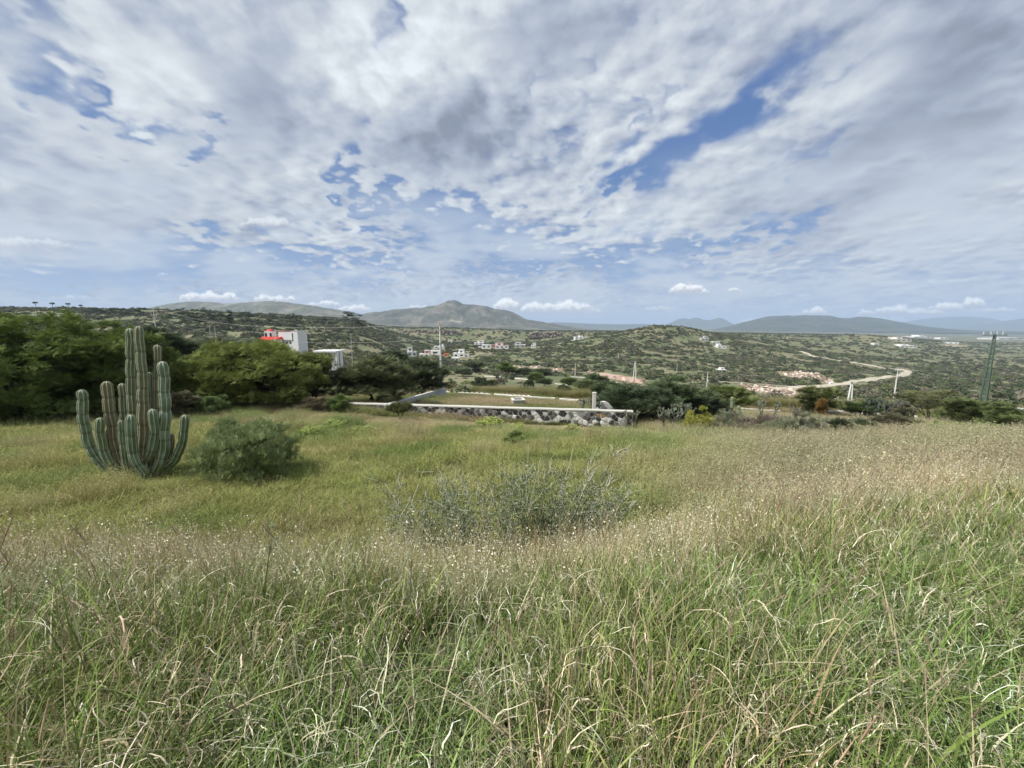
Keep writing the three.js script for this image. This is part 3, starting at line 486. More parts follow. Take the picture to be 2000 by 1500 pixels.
// smaller bushes of the open ground, one by one: sight px, distance (or 0: where the base py meets the ground), base py, top py, width, tint
const small = [
  ['scrub_bush', 'feathery grey green bush just right of the tall cactus', 466, 9.4, 0, 808, 185, [0.215, 0.265, 0.115], { lobes: 80, sprays: 26, size: 0.15, base: 0.12, stems: 6, trunkR: 0.028, rise: 1.2, flat: 0.9, fork: 0.2, lump: 0.75, up: 0.9, fuzz: 1, bark: [0.1, 0.085, 0.06] }],
  ['scrub_bush', 'small olive bush growing against the stone wall', 776, 24.5, 0, 785, 46, [0.119, 0.126, 0.050], { lobes: 16, sprays: 34, size: 0.26, base: 0.15, stems: 4, trunkR: 0.03, rise: 1 }],
  ['scrub_bush', 'bright yellow green bush right of the mesquites by the wall', 1372, 23, 0, 796, 62, [0.3, 0.31, 0.06], { lobes: 40, sprays: 16, size: 0.24, base: 0.02, stems: 5, trunkR: 0.025, form: 'leafy', lump: 0.9, up: 0.9, flat: 1 }],
  ['scrub_bush', 'paired dark round bush in the open plot beyond the walls', 938, 0, 757, 739, 30, darkGreen, { form: 'leafy' }],
  ['scrub_bush', 'lower dark bush touching the right of its pair in the plot', 958, 0, 757, 744, 22, darkGreen, { form: 'leafy' }],
  ['scrub_bush', 'bright green round bush above the prickly pear in the valley', 989, 0, 735, 709, 36, [0.133, 0.182, 0.048], {}],
  ['scrub_bush', 'flat topped acacia bush standing alone below the village', 930, 0, 726, 709, 36, [0.098, 0.119, 0.050], { base: 0.5, fork: 0.35 }],
  ['scrub_bush', 'narrow dark bush left of three on the grassy plot', 1034, 0, 759, 744, 17, darkGreen, { form: 'leafy' }],
  ['scrub_bush', 'green bush crowning the three on the grassy plot', 1048, 0, 748, 731, 26, midGreen, {}],
  ['scrub_bush', 'umbrella shaped bush right of three on the grassy plot', 1064, 0, 756, 742, 24, [0.091, 0.119, 0.050], { base: 0.45, fork: 0.3 }],
  ['scrub_bush', 'dark low bush alone on grass right of the three', 1102, 0, 768, 754, 24, darkGreen, { form: 'leafy' }],
  ['scrub_bush', 'round green bush above the curb, left of the slim grey pole', 1112, 0, 752, 741, 24, midGreen, {}],
  ['scrub_bush', 'grey green bush behind the pink earth pit edge', 1058, 0, 733, 722, 34, greyGreen, {}],
  ['scrub_bush', 'dark bush at the corner of the pink earth clearing', 1166, 0, 752, 735, 40, [0.077, 0.105, 0.042], {}],
  ['scrub_bush', 'mid green bush above the pillar, right of the curb end', 1148, 0, 764, 745, 46, [0.098, 0.126, 0.048], {}],
  ['scrub_bush', 'small bush with dark trunk on the slope right of the block wall', 1024, 0, 735, 722, 24, greyGreen, {}],
  ['scrub_bush', 'pale green small bush behind the pole base', 905, 0, 735, 722, 30, greyGreen, {}],
  ['scrub_bush', 'orange brown conical bush on the right verge', 1617, 45, 0, 776, 15, [0.224, 0.133, 0.035], { base: 0.05, form: 'leafy' }],
  ['scrub_bush', 'wide dark green bush in front of the right hand curb', 1688, 21, 0, 806, 96, [0.084, 0.109, 0.056], { lobes: 30, sprays: 26, size: 0.24, base: 0.06, stems: 5, trunkR: 0.03, rise: 1, up: 0.9, lump: 0.8 }],
  ['scrub_bush', 'grey brown twiggy bush between two green ones on the right', 1765, 27, 0, 790, 66, [0.140, 0.133, 0.077], { lobes: 20, sprays: 26, size: 0.3, base: 0.1, stems: 5, trunkR: 0.03 }],
  ['scrub_bush', 'low green bush at the right edge of the picture', 1985, 24, 0, 801, 70, [0.112, 0.140, 0.048], { lobes: 22, sprays: 36, size: 0.3, base: 0.08, stems: 4, trunkR: 0.03 }],
  ['scrub_bush', 'silvery grey scrub right of the yellow green bush', 1445, 22, 0, 812, 95, [0.196, 0.203, 0.133], { lobes: 26, sprays: 30, size: 0.24, base: 0.08, stems: 6, trunkR: 0.02, rise: 1 }],
  ['scrub_bush', 'brownish grey scrub with a mauve cast on the field edge', 1510, 20, 0, 816, 110, [0.210, 0.175, 0.133], { lobes: 28, sprays: 30, size: 0.24, base: 0.08, stems: 6, trunkR: 0.02, rise: 1 }],
  ['scrub_bush', 'silvery scrub under the two stemmed cactus tree', 1585, 21, 0, 809, 120, [0.182, 0.189, 0.126], { lobes: 28, sprays: 30, size: 0.24, base: 0.08, stems: 6, trunkR: 0.02, rise: 1 }],
  ['scrub_bush', 'pale green scrub directly below the silvery ones', 1540, 17, 0, 828, 90, [0.175, 0.203, 0.119], { lobes: 20, sprays: 30, size: 0.2, base: 0.08, stems: 6, trunkR: 0.015, rise: 1 }],
  ['scrub_bush', 'brown leafless looking shrub beneath the dark trunked acacia', 605, 26, 0, 777, 50, [0.168, 0.140, 0.084], { lobes: 16, sprays: 24, size: 0.3, base: 0.1, stems: 6, trunkR: 0.02 }],
  ['scrub_bush', 'fresh green shrub between the acacia trunk and cactus', 400, 23, 0, 766, 66, [0.140, 0.196, 0.070], { lobes: 20, sprays: 34, size: 0.3, base: 0.08, stems: 5, trunkR: 0.02, form: 'leafy' }],
  ['scrub_bush', 'fresh green shrub at the left end of the stone wall', 655, 27, 0, 772, 50, [0.140, 0.203, 0.056], { lobes: 16, sprays: 30, size: 0.3, base: 0.08, stems: 5, trunkR: 0.02, form: 'leafy' }],
  ['scrub_bush', 'grey bush with brown stems at the right of the cactus base trees', 345, 22, 0, 764, 50, [0.140, 0.133, 0.077], { lobes: 16, sprays: 26, size: 0.3, base: 0.1, stems: 5, trunkR: 0.02 }],
  ['scrub_bush', 'small dark green tuft bush alone in the middle of the field', 1004, 14.5, 0, 843, 44, [0.17, 0.23, 0.07], { lobes: 12, sprays: 24, size: 0.16, base: 0.1, stems: 4, trunkR: 0.012, form: 'leafy' }],
  ['scrub_bush', 'green hedge like bush at the base of the twin legged pole', 1690, 46, 0, 782, 50, [0.105, 0.140, 0.048], {}],
];
small.forEach(([name, label, px, d, base, py, w, tint, x], i) => { const pos = d ? stand(px, d) : hit(px, base, 30, 320), D = -pos.z; tree(name, 'bush', label, { pos, H: Math.max(0.4, topFrom(pos, px, py)), W: m(w, D), tint, seed: 900 + i * 17, trunkR: 0.02 + D * 0.0008, lobes: 18, sprays: 30, size: 0.12 + D * 0.009, base: 0.2, stems: 2, ...x }); });

/* ------------------------------------------------------------------ weeds with broad leaves, spread over the field */
function weed(name, label, pos, H, W, tint, seed, leaf, n, group) {
  const r = rng(seed), root = thing(name, pos, 0), st = new Buf(), lf = new Buf(); tag(root, label, 'weed', group);
  for (let i = 0; i < n; i++) {
    const a = r() * 6.28, q = Math.sqrt(r()) * 0.5, tip = V(Math.cos(a) * q * W, H * (0.55 + 0.45 * r()) * (1 - q * 0.5), Math.sin(a) * q * W), foot = V(tip.x * 0.45, -0.05, tip.z * 0.45), pts = [0, 0.35, 0.7, 1].map((t) => V(lerp(foot.x, tip.x, t) + noise(t * 4, i + 0.5) * W * 0.05, lerp(foot.y, tip.y, Math.pow(t, 0.9)), lerp(foot.z, tip.z, t)));
    st.tube(pts, [0.004, 0.0035, 0.0025, 0.0015].map((k) => k * (0.6 + H)), vary(r, [0.16, 0.16, 0.07], 0.2), 4);
    for (let k = 0; k < 13; k++) {
      const t = 0.25 + 0.75 * r(), p = V(lerp(foot.x, tip.x, t), lerp(foot.y, tip.y, Math.pow(t, 0.9)), lerp(foot.z, tip.z, t)), b2 = r() * 6.28, l = leaf * (0.6 + 0.7 * r()), w = l * 0.36, dx = Math.cos(b2), dz = Math.sin(b2), up = 0.15 + r() * 0.4, c = vary(r, tint, 0.25);
      const P = (s, o, h) => lf.v(p.x + dx * s * l - dz * o, p.y + s * l * up + h, p.z + dz * s * l + dx * o, c), k0 = P(0, 0, 0), k1 = P(0.45, w, w * 0.35), k2 = P(1, 0, -l * 0.15), k3 = P(0.45, -w, w * 0.35), k4 = P(0.5, 0, 0); lf.f(k0, k4, k1, k1, k4, k2, k0, k3, k4, k3, k2, k4);
    }
  }
  part('stem', st.geo(true), MAT.bark, root).userData.kind = 'stuff'; part('foliage', lf.geo(), MAT.leaf, root).userData.kind = 'stuff'; return root;
}
const lime = [0.3, 0.37, 0.1];
for (const [label, px, d, py, w, tint, leaf, n] of [
  ['grey green leafy weed standing above the dry grass on the right', 1470, 4.7, 932, 70, [0.2, 0.26, 0.14], 0.05, 26],
  ['lower leafy weed left of the tall grey green one', 1400, 4.9, 952, 60, [0.2, 0.26, 0.13], 0.045, 22],
  ['slim blue green weed poking above the grass below the feathery bush', 500, 3.1, 985, 26, [0.16, 0.21, 0.13], 0.035, 7],
  ['lime green weed patch on the dry crest at the far right', 1938, 9.5, 862, 70, lime, 0.07, 26],
  ['small yellow green weed patch left of the far right one', 1736, 11, 868, 36, lime, 0.06, 14],
  ['tall lime weed clump growing in front of the stone wall', 955, 22, 812, 60, [0.33, 0.4, 0.1], 0.13, 30],
  ['lime weed trailing under the wall, right of the tall clump', 1010, 21.5, 826, 40, [0.3, 0.36, 0.1], 0.12, 16],
  ['yellowish weed at the wall foot near the broken right part', 1120, 22, 826, 34, [0.32, 0.35, 0.12], 0.12, 14],
  ['lime green weed patch below the left end of the wall', 640, 20, 822, 60, lime, 0.12, 24],
  ['pale lime weed on the field right of the feathery bush', 600, 17, 826, 46, lime, 0.1, 18],
  ['lime weed patch in the grass below the olive bush', 700, 18, 832, 60, [0.28, 0.35, 0.1], 0.1, 20],
  ['short lime weed nearest the olive bush', 762, 18.5, 834, 36, lime, 0.1, 12],
  ['bright green weed bank under the thin acacia on the right', 1850, 21, 812, 70, [0.24, 0.34, 0.08], 0.14, 30],
  ['bright green weed bank below the tower at the right', 1945, 20, 816, 100, [0.24, 0.34, 0.08], 0.14, 34],
  ['yellow green weed among dry grass beneath the wide dark bush', 1725, 17, 836, 46, lime, 0.1, 16],
  ['pale weed on the field left of the grey scrub', 1340, 17, 850, 60, [0.15, 0.18, 0.08], 0.08, 18],
]) { const pos = stand(px, d); weed('leafy_weed', label, pos, Math.max(0.25, topFrom(pos, px, py)), m(w, d), tint, 3000 + px, leaf, d > 8 ? Math.round(n * 2.2) : n); }

/* ------------------------------------------------------------------ the thorny shrub on the bank */
{
  const c0 = stand(1000, 4.5), root = thing('thorny_shrub', c0, 0), r = rng(41), wood = new Buf(), leaves = new Copies(); tag(root, 'sprawling grey thorny shrub with tiny leaves in the middle of the bank', 'shrub');
  const tips = [[718, 908], [770, 926], [838, 892], [872, 925], [905, 940], [960, 925], [975, 900], [1032, 868], [1076, 842], [1078, 900], [1118, 878], [1168, 872], [1150, 900], [1216, 846], [1228, 872], [1200, 925], [1240, 930], [1180, 940], [1000, 930], [1110, 930], [930, 960], [1245, 975], [760, 968], [820, 955], [740, 940]];
  while (tips.length < 130) { const px = 740 + r() * 510, q = (px - 1060) / 300; tips.push([px, 880 + Math.abs(q) * 60 + r() * 130]); }
  const grey = [0.5, 0.48, 0.41], twig = (a, e, r0, r1, c, k) => { const pts = []; for (let i = 0; i <= k; i++) { const t = i / k; pts.push(V(lerp(a.x, e.x, t) + (i && i < k ? (r() - 0.5) * 0.05 : 0), lerp(a.y, e.y, t) + (i && i < k ? (r() - 0.5) * 0.03 : 0), lerp(a.z, e.z, t) + (i && i < k ? (r() - 0.5) * 0.05 : 0))); } wood.tube(pts, pts.map((_, i) => lerp(r0, r1, i / k)), c, 4); return pts; };
  tips.forEach(([px, py], i) => {
    const d = 4.5 + (r() - 0.5) * 0.9, e = place(px, py, d).sub(c0), bx = lerp(e.x, 0, 0.45) + (r() - 0.5) * 0.2, bz = (r() - 0.5) * 0.5, f = V(bx, ground(c0.x + bx, c0.z + bz) - c0.y - 0.05, bz), dark = r() < 0.3, pts = twig(f, e, 0.0052, 0.002, vary(r, dark ? [0.14, 0.12, 0.1] : grey, 0.2), 7);
    const dir = e.clone().sub(f);
    for (let k = 0; k < 14; k++) {
      const s = pts[1 + Math.floor(r() * 6)], o = s.clone().add(V((r() - 0.5) * 0.34, (r() - 0.25) * 0.24, (r() - 0.5) * 0.34)).addScaledVector(dir, 0.05), q = twig(s, o, 0.0028, 0.0014, vary(r, grey, 0.25), 3);
      for (let j = 0; j < (i < 25 ? 14 : 26); j++) { const p = s.clone().lerp(o, r()); leaves.add(p.x + (r() - 0.5) * 0.07, p.y + (r() - 0.5) * 0.07, p.z + (r() - 0.5) * 0.07, r() * 6, r() * 6, r() * 6, 0.85, 0.85, 0.85, vary(r, pick(r, px > 960 ? [[0.17, 0.225, 0.1], [0.12, 0.165, 0.07], [0.1, 0.14, 0.055], [0.22, 0.265, 0.14]] : [[0.2, 0.25, 0.13], [0.25, 0.29, 0.17], [0.13, 0.17, 0.08]]), 0.25)); }
      if (q) for (let j = 0; j < 2; j++) { const p = s.clone().lerp(o, r()), n = V(r() - 0.5, r() - 0.5, r() - 0.5).normalize().multiplyScalar(0.025); wood.tube([p, p.clone().add(n)], [0.0012, 0.0003], [0.4, 0.36, 0.3], 3, false); }
    }
  });
  part('branch', wood.geo(true), MAT.bark, root).userData.kind = 'stuff';
  const b = new Buf(), n = 6, k0 = b.v(0, 0, 0, [1, 1, 1]); for (let i = 0; i < n; i++) b.v(Math.cos(i / n * 6.283) * 0.011, 0.002 * (i % 2), Math.sin(i / n * 6.283) * 0.008, [1, 1, 1]); for (let i = 0; i < n; i++) b.f(k0, k0 + 1 + (i + 1) % n, k0 + 1 + i);
  leaves.build('foliage', b.geo(), MAT.leaf, root).userData.kind = 'stuff';
}

/* ------------------------------------------------------------------ the candelabra cactus */
function cactusStem(pts, rad, ribs, o) {
  const r = rng(o.seed), curve = new THREE.CatmullRomCurve3(pts, false, 'centripetal'), L = curve.getLength(), n = Math.max(14, Math.round(L / 0.024)), b = new Buf(), per = ribs * 8;
  const side = V(0, 0, 1), t = V(0, 0, 0), bi = V(0, 0, 0); let prev = -1;
  const joints = (o.joints ?? []).slice(), seg = o.seg ?? 0.42;
  for (let y = seg * (0.5 + r()); y < L - 0.25; y += seg * (0.7 + 0.6 * r())) joints.push(y / L);
  for (let k = 0; k <= n; k++) {
    const u = k / n, s = u * L, p = curve.getPointAt(u); p.x += noise(s * 2.2, o.seed * 1.7) * 0.035; p.z += noise(s * 2.2 + 9, o.seed * 2.3) * 0.03; curve.getTangentAt(u, t); side.addScaledVector(t, -t.dot(side)).normalize(); bi.crossVectors(t, side);
    const dome = clamp((L - s) / (rad * 1.25)), cap = Math.sqrt(Math.max(0.0, 1 - (1 - dome) * (1 - dome)));
    let R = rad * lerp(o.foot ?? 0.8, 1, smooth(0, 0.35, u)) * lerp(1, o.head ?? 0.92, smooth(0.4, 1, u)), ring = 0;
    for (const j of joints) { const e = Math.abs(s - j * L); ring = Math.max(ring, Math.exp(-e * e / 0.0006)); R *= 1 - 0.13 * Math.exp(-e * e / 0.0016); }
    R *= 1 + 0.025 * noise(s * 5, o.seed); R = Math.max(R * cap, 0.002);
    const first = b.n, old = smooth(o.old ?? 0.2, (o.old ?? 0.2) - 0.35, u);
    for (let q = 0; q < per; q++) {
      const a = q / per * Math.PI * 2, ph = q % 8, rib = [1, 0.86, 0.52, 0.2, 0, 0.2, 0.52, 0.86][ph], rr = R * (0.68 + 0.32 * rib), x = Math.cos(a) * rr, y = Math.sin(a) * rr;
      let c = [0.115, 0.17, 0.085]; // waxy green
      const wax = smooth(-0.2, 0.4, noise(s * 3 + o.seed, a) + 0.3 * noise(s * 14, a * 2 + o.seed)) * (o.wax ?? 0.5); c = [lerp(c[0], 0.22, wax), lerp(c[1], 0.29, wax), lerp(c[2], 0.215, wax)];
      const tan = clamp(old + (o.tan ?? 0) + 0.5 * noise(s * 2.5, a * 0.8 + o.seed * 2)); c = [lerp(c[0], 0.17, tan), lerp(c[1], 0.155, tan), lerp(c[2], 0.075, tan)];
      const cork = smooth(0.3, 0.6, noise(s * 7, a * 1.3 + o.seed * 5) + old * 0.35 + (o.cork ?? 0) + 0.55 * smooth(0.55, 0.15, s)); c = [lerp(c[0], 0.2, cork * 0.7), lerp(c[1], 0.16, cork * 0.7), lerp(c[2], 0.12, cork * 0.7)];
      if (ph === 0) { const w = (0.65 + 0.35 * ((k >> 0) & 1)) * (1 - 0.4 * cork); c = [lerp(c[0], 0.62, w), lerp(c[1], 0.62, w), lerp(c[2], 0.46, w)]; }
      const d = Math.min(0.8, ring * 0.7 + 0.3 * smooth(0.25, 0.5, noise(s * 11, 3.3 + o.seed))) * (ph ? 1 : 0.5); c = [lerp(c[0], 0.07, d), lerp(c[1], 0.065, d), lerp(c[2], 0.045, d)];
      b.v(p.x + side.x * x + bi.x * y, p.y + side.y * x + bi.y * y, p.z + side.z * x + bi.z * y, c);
      if (o.spines && ph === 0 && k % 2 === 0 && R > 0.02) for (let j = 0; j < 4; j++) { const base2 = V(p.x + side.x * x + bi.x * y, p.y + side.y * x + bi.y * y, p.z + side.z * x + bi.z * y), out2 = V(side.x * Math.cos(a) + bi.x * Math.sin(a), side.y * Math.cos(a) + bi.y * Math.sin(a), side.z * Math.cos(a) + bi.z * Math.sin(a)).add(V(r() - 0.5, r() - 0.5, r() - 0.5).multiplyScalar(1.6)).normalize().multiplyScalar(0.014 + r() * 0.016), w2 = V(r() - 0.5, r() - 0.5, r() - 0.5).multiplyScalar(0.004), sc = vary(r, [0.3, 0.27, 0.22], 0.4), S = o.spines; S.f(S.v(base2.x - w2.x, base2.y - w2.y, base2.z - w2.z, sc), S.v(base2.x + w2.x, base2.y + w2.y, base2.z + w2.z, sc), S.v(base2.x + out2.x, base2.y + out2.y, base2.z + out2.z, sc)); }
    }
    if (k) for (let q = 0; q < per; q++) { const w = (q + 1) % per; b.f(prev + q, first + w, first + q, prev + q, prev + w, first + w); }
    prev = first;
  }
  return b.geo(true);
}
const CACT = std({ vertexColors: true, roughness: 0.62 }); CACT.name = 'cactus skin';
{
  const D0 = 9.5, root = thing('organ_pipe_cactus', stand(262, D0), 0); tag(root, 'tall candelabra cactus with many ribbed stems at the left of the field', 'cactus');
  const at = ([X, Y], d) => place(100 + X / 4.413, 620 + Y / 4.413, d).sub(root.position);
  const list = [ // path seen in the photograph, distance at foot and tip, seen width, look
    [[[590, 1350], [500, 1310], [420, 1245], [330, 1100], [287, 900], [268, 700], [264, 622]], 9.4, 9.15, 92, { wax: 0.9, seg: 0.3 }],
    [[[620, 1330], [580, 1210], [530, 1000], [500, 800], [486, 650], [478, 548]], 9.5, 9.5, 98, { tan: 0.75, old: 0.9, cork: 0.15, seg: 0.4 }],
    [[[545, 1310], [490, 1230], [447, 1120], [425, 1000], [414, 862]], 9.35, 9.2, 84, { wax: 0.4 }],
    [[[660, 1310], [645, 1100], [632, 880], [622, 720], [612, 566]], 9.75, 9.75, 72, { tan: 0.4, old: 0.6 }],
    [[[715, 1320], [715, 1000], [703, 800], [690, 500], [688, 328], [684, 210], [680, 92]], 9.6, 9.6, 84, { tan: 0.35, joints: [0.81], old: 0.6 }],
    [[[780, 1330], [792, 1100], [793, 800], [786, 500], [770, 330], [762, 190], [756, 72]], 9.45, 9.45, 98, { tan: 0.55, old: 0.7, head: 0.78, seg: 0.5 }],
    [[[850, 1250], [858, 950], [856, 760], [850, 600], [842, 470]], 9.8, 9.8, 58, { wax: 0.2 }],
    [[[890, 1290], [905, 1000], [908, 760], [912, 560], [915, 400], [914, 234]], 9.75, 9.75, 66, { tan: 0.9, old: 0.95, joints: [0.85], cork: 0.2, head: 0.96 }],
    [[[905, 1340], [955, 1230], [976, 1050], [982, 850], [976, 680], [968, 500], [964, 376]], 9.35, 9.35, 102, { wax: 0.95, old: 0.3, joints: [0.63] }],
    [[[665, 1355], [635, 1200], [612, 1020], [608, 884]], 9.25, 9.15, 62, { wax: 0.4 }],
    [[[800, 1345], [740, 1270], [702, 1120], [690, 970], [684, 836]], 9.15, 9.0, 92, { wax: 0.85 }],
    [[[800, 1240], [845, 1205], [876, 1130], [888, 1000], [884, 900], [879, 787]], 9.3, 9.15, 90, { wax: 0.5, foot: 0.6 }],
    [[[950, 1310], [1010, 1275], [1075, 1215], [1125, 1100], [1145, 960], [1149, 838]], 9.5, 9.3, 84, { wax: 0.25 }],
    [[[960, 1290], [1020, 1200], [1040, 1100], [1040, 1000]], 9.7, 9.7, 46, { tan: 0.9, old: 0.9, cork: 0.2 }],
  ];
  list.forEach(([path, d0, d1, w, o], i) => {
    const pts = path.map((q, k) => at(q, lerp(d0, d1, k / (path.length - 1)))), under = pts[0].clone(); under.y = Math.min(under.y, ground(root.position.x + under.x, root.position.z + under.z) - root.position.y) - (i === 11 ? -0.02 : 0.25); if (i !== 11) pts.unshift(under);
    const spines = new Buf(), stem = part('stem', cactusStem(pts, w / 4.413 * d0 / (2 * 1.4 * 750) * 1.2, i % 3 === 1 ? 8 : 7, { seed: 50 + i, spines, ...o }), CACT, root); part('spines', spines.geo(), MAT.bark, stem).userData.kind = 'stuff';
  });
}
/* ------------------------------------------------------------------ stone wall of the plot: every stone a piece of its own */
{
  const A = place(668, 787, 28.9), B = place(1237, 803, 26), dir = B.clone().sub(A).setY(0), L = dir.length(); dir.normalize();
  const turn = Math.atan2(-dir.z, dir.x), root = thing('stone_wall', V(A.x, ground(A.x, A.z), A.z), turn), y0 = root.position.y, r = rng(61); tag(root, 'low wall of black and pale fieldstone with a white coping', 'wall');
  const topAt = (s) => lerp(A.y, B.y, s / L) - y0, groundAt = (s) => { const x = A.x + dir.x * s, z = A.z + dir.z * s; return ground(x, z + 0.3) - y0; };
  const body = new Buf(), N = 40, mc = [0.6, 0.58, 0.54]; // mortar core
  for (let i = 0; i <= N; i++) { const s = i / N * L, t = topAt(s) - 0.085, g = groundAt(s) - 0.5; for (const [y, z] of [[g, 0], [t, 0], [t, -0.38], [g, -0.38]]) body.v(s, y, z, mc); }
  for (let i = 0; i < N; i++) for (let q = 0; q < 4; q++) { const a = i * 4 + q, b = i * 4 + (q + 1) % 4; body.f(a, a + 4, b + 4, a, b + 4, b); }
  for (const o of [0, N * 4]) body.f(o, o + 1, o + 2, o, o + 2, o + 3);
  const bg = body.geo(); part('mortar', bg, std({ vertexColors: true, roughness: 1 }), root);
  const cop = new Buf(), cc = [0.44, 0.425, 0.385]; let last = -1;
  for (let s = 0; s <= L + 0.001; s += L / 36) { const o = (r() - 0.5) * 0.02, t = topAt(s) + o; const k = cop.n; for (const [y, z] of [[t - 0.085, 0.07], [t - 0.012, 0.072], [t, 0.055], [t, -0.4], [t - 0.085, -0.41]]) cop.v(s, y, z, vary(r, cc, 0.1)); if (last >= 0) for (let q = 0; q < 5; q++) { const w = (q + 1) % 5; cop.f(last + q, k + q, k + w, last + q, k + w, last + w); } else cop.f(0, 1, 2, 0, 2, 3, 0, 3, 4); last = k; }
  cop.f(last, last + 2, last + 1, last, last + 3, last + 2, last, last + 4, last + 3);
  part('coping', cop.geo(), std({ vertexColors: true, roughness: 0.85 }), root);
  // stones: cells between scattered points, pulled in for the joints and bulged
  const pts = []; let row = 0;
  for (let y = -1.5; y < 2.2; y += 0.27, row++) for (let s = -0.3 + (row % 2) * 0.2; s < L + 0.3; s += 0.36) pts.push([s + (r() - 0.5) * 0.34, y + (r() - 0.5) * 0.22]);
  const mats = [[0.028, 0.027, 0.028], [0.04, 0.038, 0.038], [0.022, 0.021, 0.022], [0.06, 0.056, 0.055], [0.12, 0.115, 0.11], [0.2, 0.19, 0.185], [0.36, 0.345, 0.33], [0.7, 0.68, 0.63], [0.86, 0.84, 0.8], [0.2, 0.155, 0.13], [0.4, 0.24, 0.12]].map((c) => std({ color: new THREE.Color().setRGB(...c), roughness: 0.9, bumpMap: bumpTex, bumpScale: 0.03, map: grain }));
  const placed = [];
  for (const P of pts) {
    const t = topAt(clamp(P[0], 0, L)) - 0.1, g = groundAt(clamp(P[0], 0, L)) - 0.12; if (P[1] > t + 0.08 || P[1] < g - 0.05) continue;
    let poly = [[0, g - 0.3], [L, g - 0.3], [L, t], [0, t]];
    for (const O of pts) { if (O === P) continue; const dx = O[0] - P[0], dy = O[1] - P[1], dd = Math.hypot(dx, dy); if (dd > 1) continue; const mx = (O[0] + P[0]) / 2, my = (O[1] + P[1]) / 2, out = [], val = (p) => (p[0] - mx) * dx + (p[1] - my) * dy; for (let i = 0; i < poly.length; i++) { const a = poly[i], b = poly[(i + 1) % poly.length], va = val(a), vb = val(b); if (va <= 0) out.push(a); if (va * vb < 0) { const q = va / (va - vb); out.push([lerp(a[0], b[0], q), lerp(a[1], b[1], q)]); } } poly = out; if (poly.length < 3) break; }
    if (poly.length < 3) continue;
    const cx = poly.reduce((q, p) => q + p[0], 0) / poly.length, cy = poly.reduce((q, p) => q + p[1], 0) / poly.length; if (cy < g - 0.02) continue;
    let area = 0; poly.forEach((p, i) => { const q = poly[(i + 1) % poly.length]; area += p[0] * q[1] - p[1] * q[0]; }); if (Math.abs(area) < 0.05) continue;
    placed.push({ poly, cx, cy, u: P[0] / L });
  }
  for (const q of placed.slice(0, 300)) {
    const b = new Buf(), w = [1, 1, 1], out = 0.025 + r() * 0.05, n = q.poly.length, sh = 0.9 - r() * 0.1, ring = (k, z) => q.poly.map((p) => b.v(q.cx + (p[0] - q.cx) * k, q.cy + (p[1] - q.cy) * k, z + (r() - 0.5) * 0.012, w));
    const r0 = ring(sh, -0.02), r1 = ring(sh * 0.98, out * 0.75), r2 = ring(sh * 0.84, out), c = b.v(q.cx, q.cy, out * (1.02 + r() * 0.15), w);
    for (let i = 0; i < n; i++) { const k = (i + 1) % n; b.f(r0[i], r0[k], r1[k], r0[i], r1[k], r1[i], r1[i], r1[k], r2[k], r1[i], r2[k], r2[i], r2[i], r2[k], c); }
    const geo = b.geo(); geo.setAttribute('uv', new THREE.Float32BufferAttribute(b.p.filter((_, i) => i % 3 !== 2).map((v) => v * 1.3), 2));
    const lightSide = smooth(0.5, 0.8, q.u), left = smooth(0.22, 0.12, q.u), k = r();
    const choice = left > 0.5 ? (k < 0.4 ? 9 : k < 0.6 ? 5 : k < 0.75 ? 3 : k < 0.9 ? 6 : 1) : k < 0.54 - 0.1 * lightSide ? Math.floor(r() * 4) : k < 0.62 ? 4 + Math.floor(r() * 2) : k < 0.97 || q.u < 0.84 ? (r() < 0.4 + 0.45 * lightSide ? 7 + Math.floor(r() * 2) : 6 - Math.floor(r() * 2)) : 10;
    part('stone', geo, mats[choice], root);
  }
}
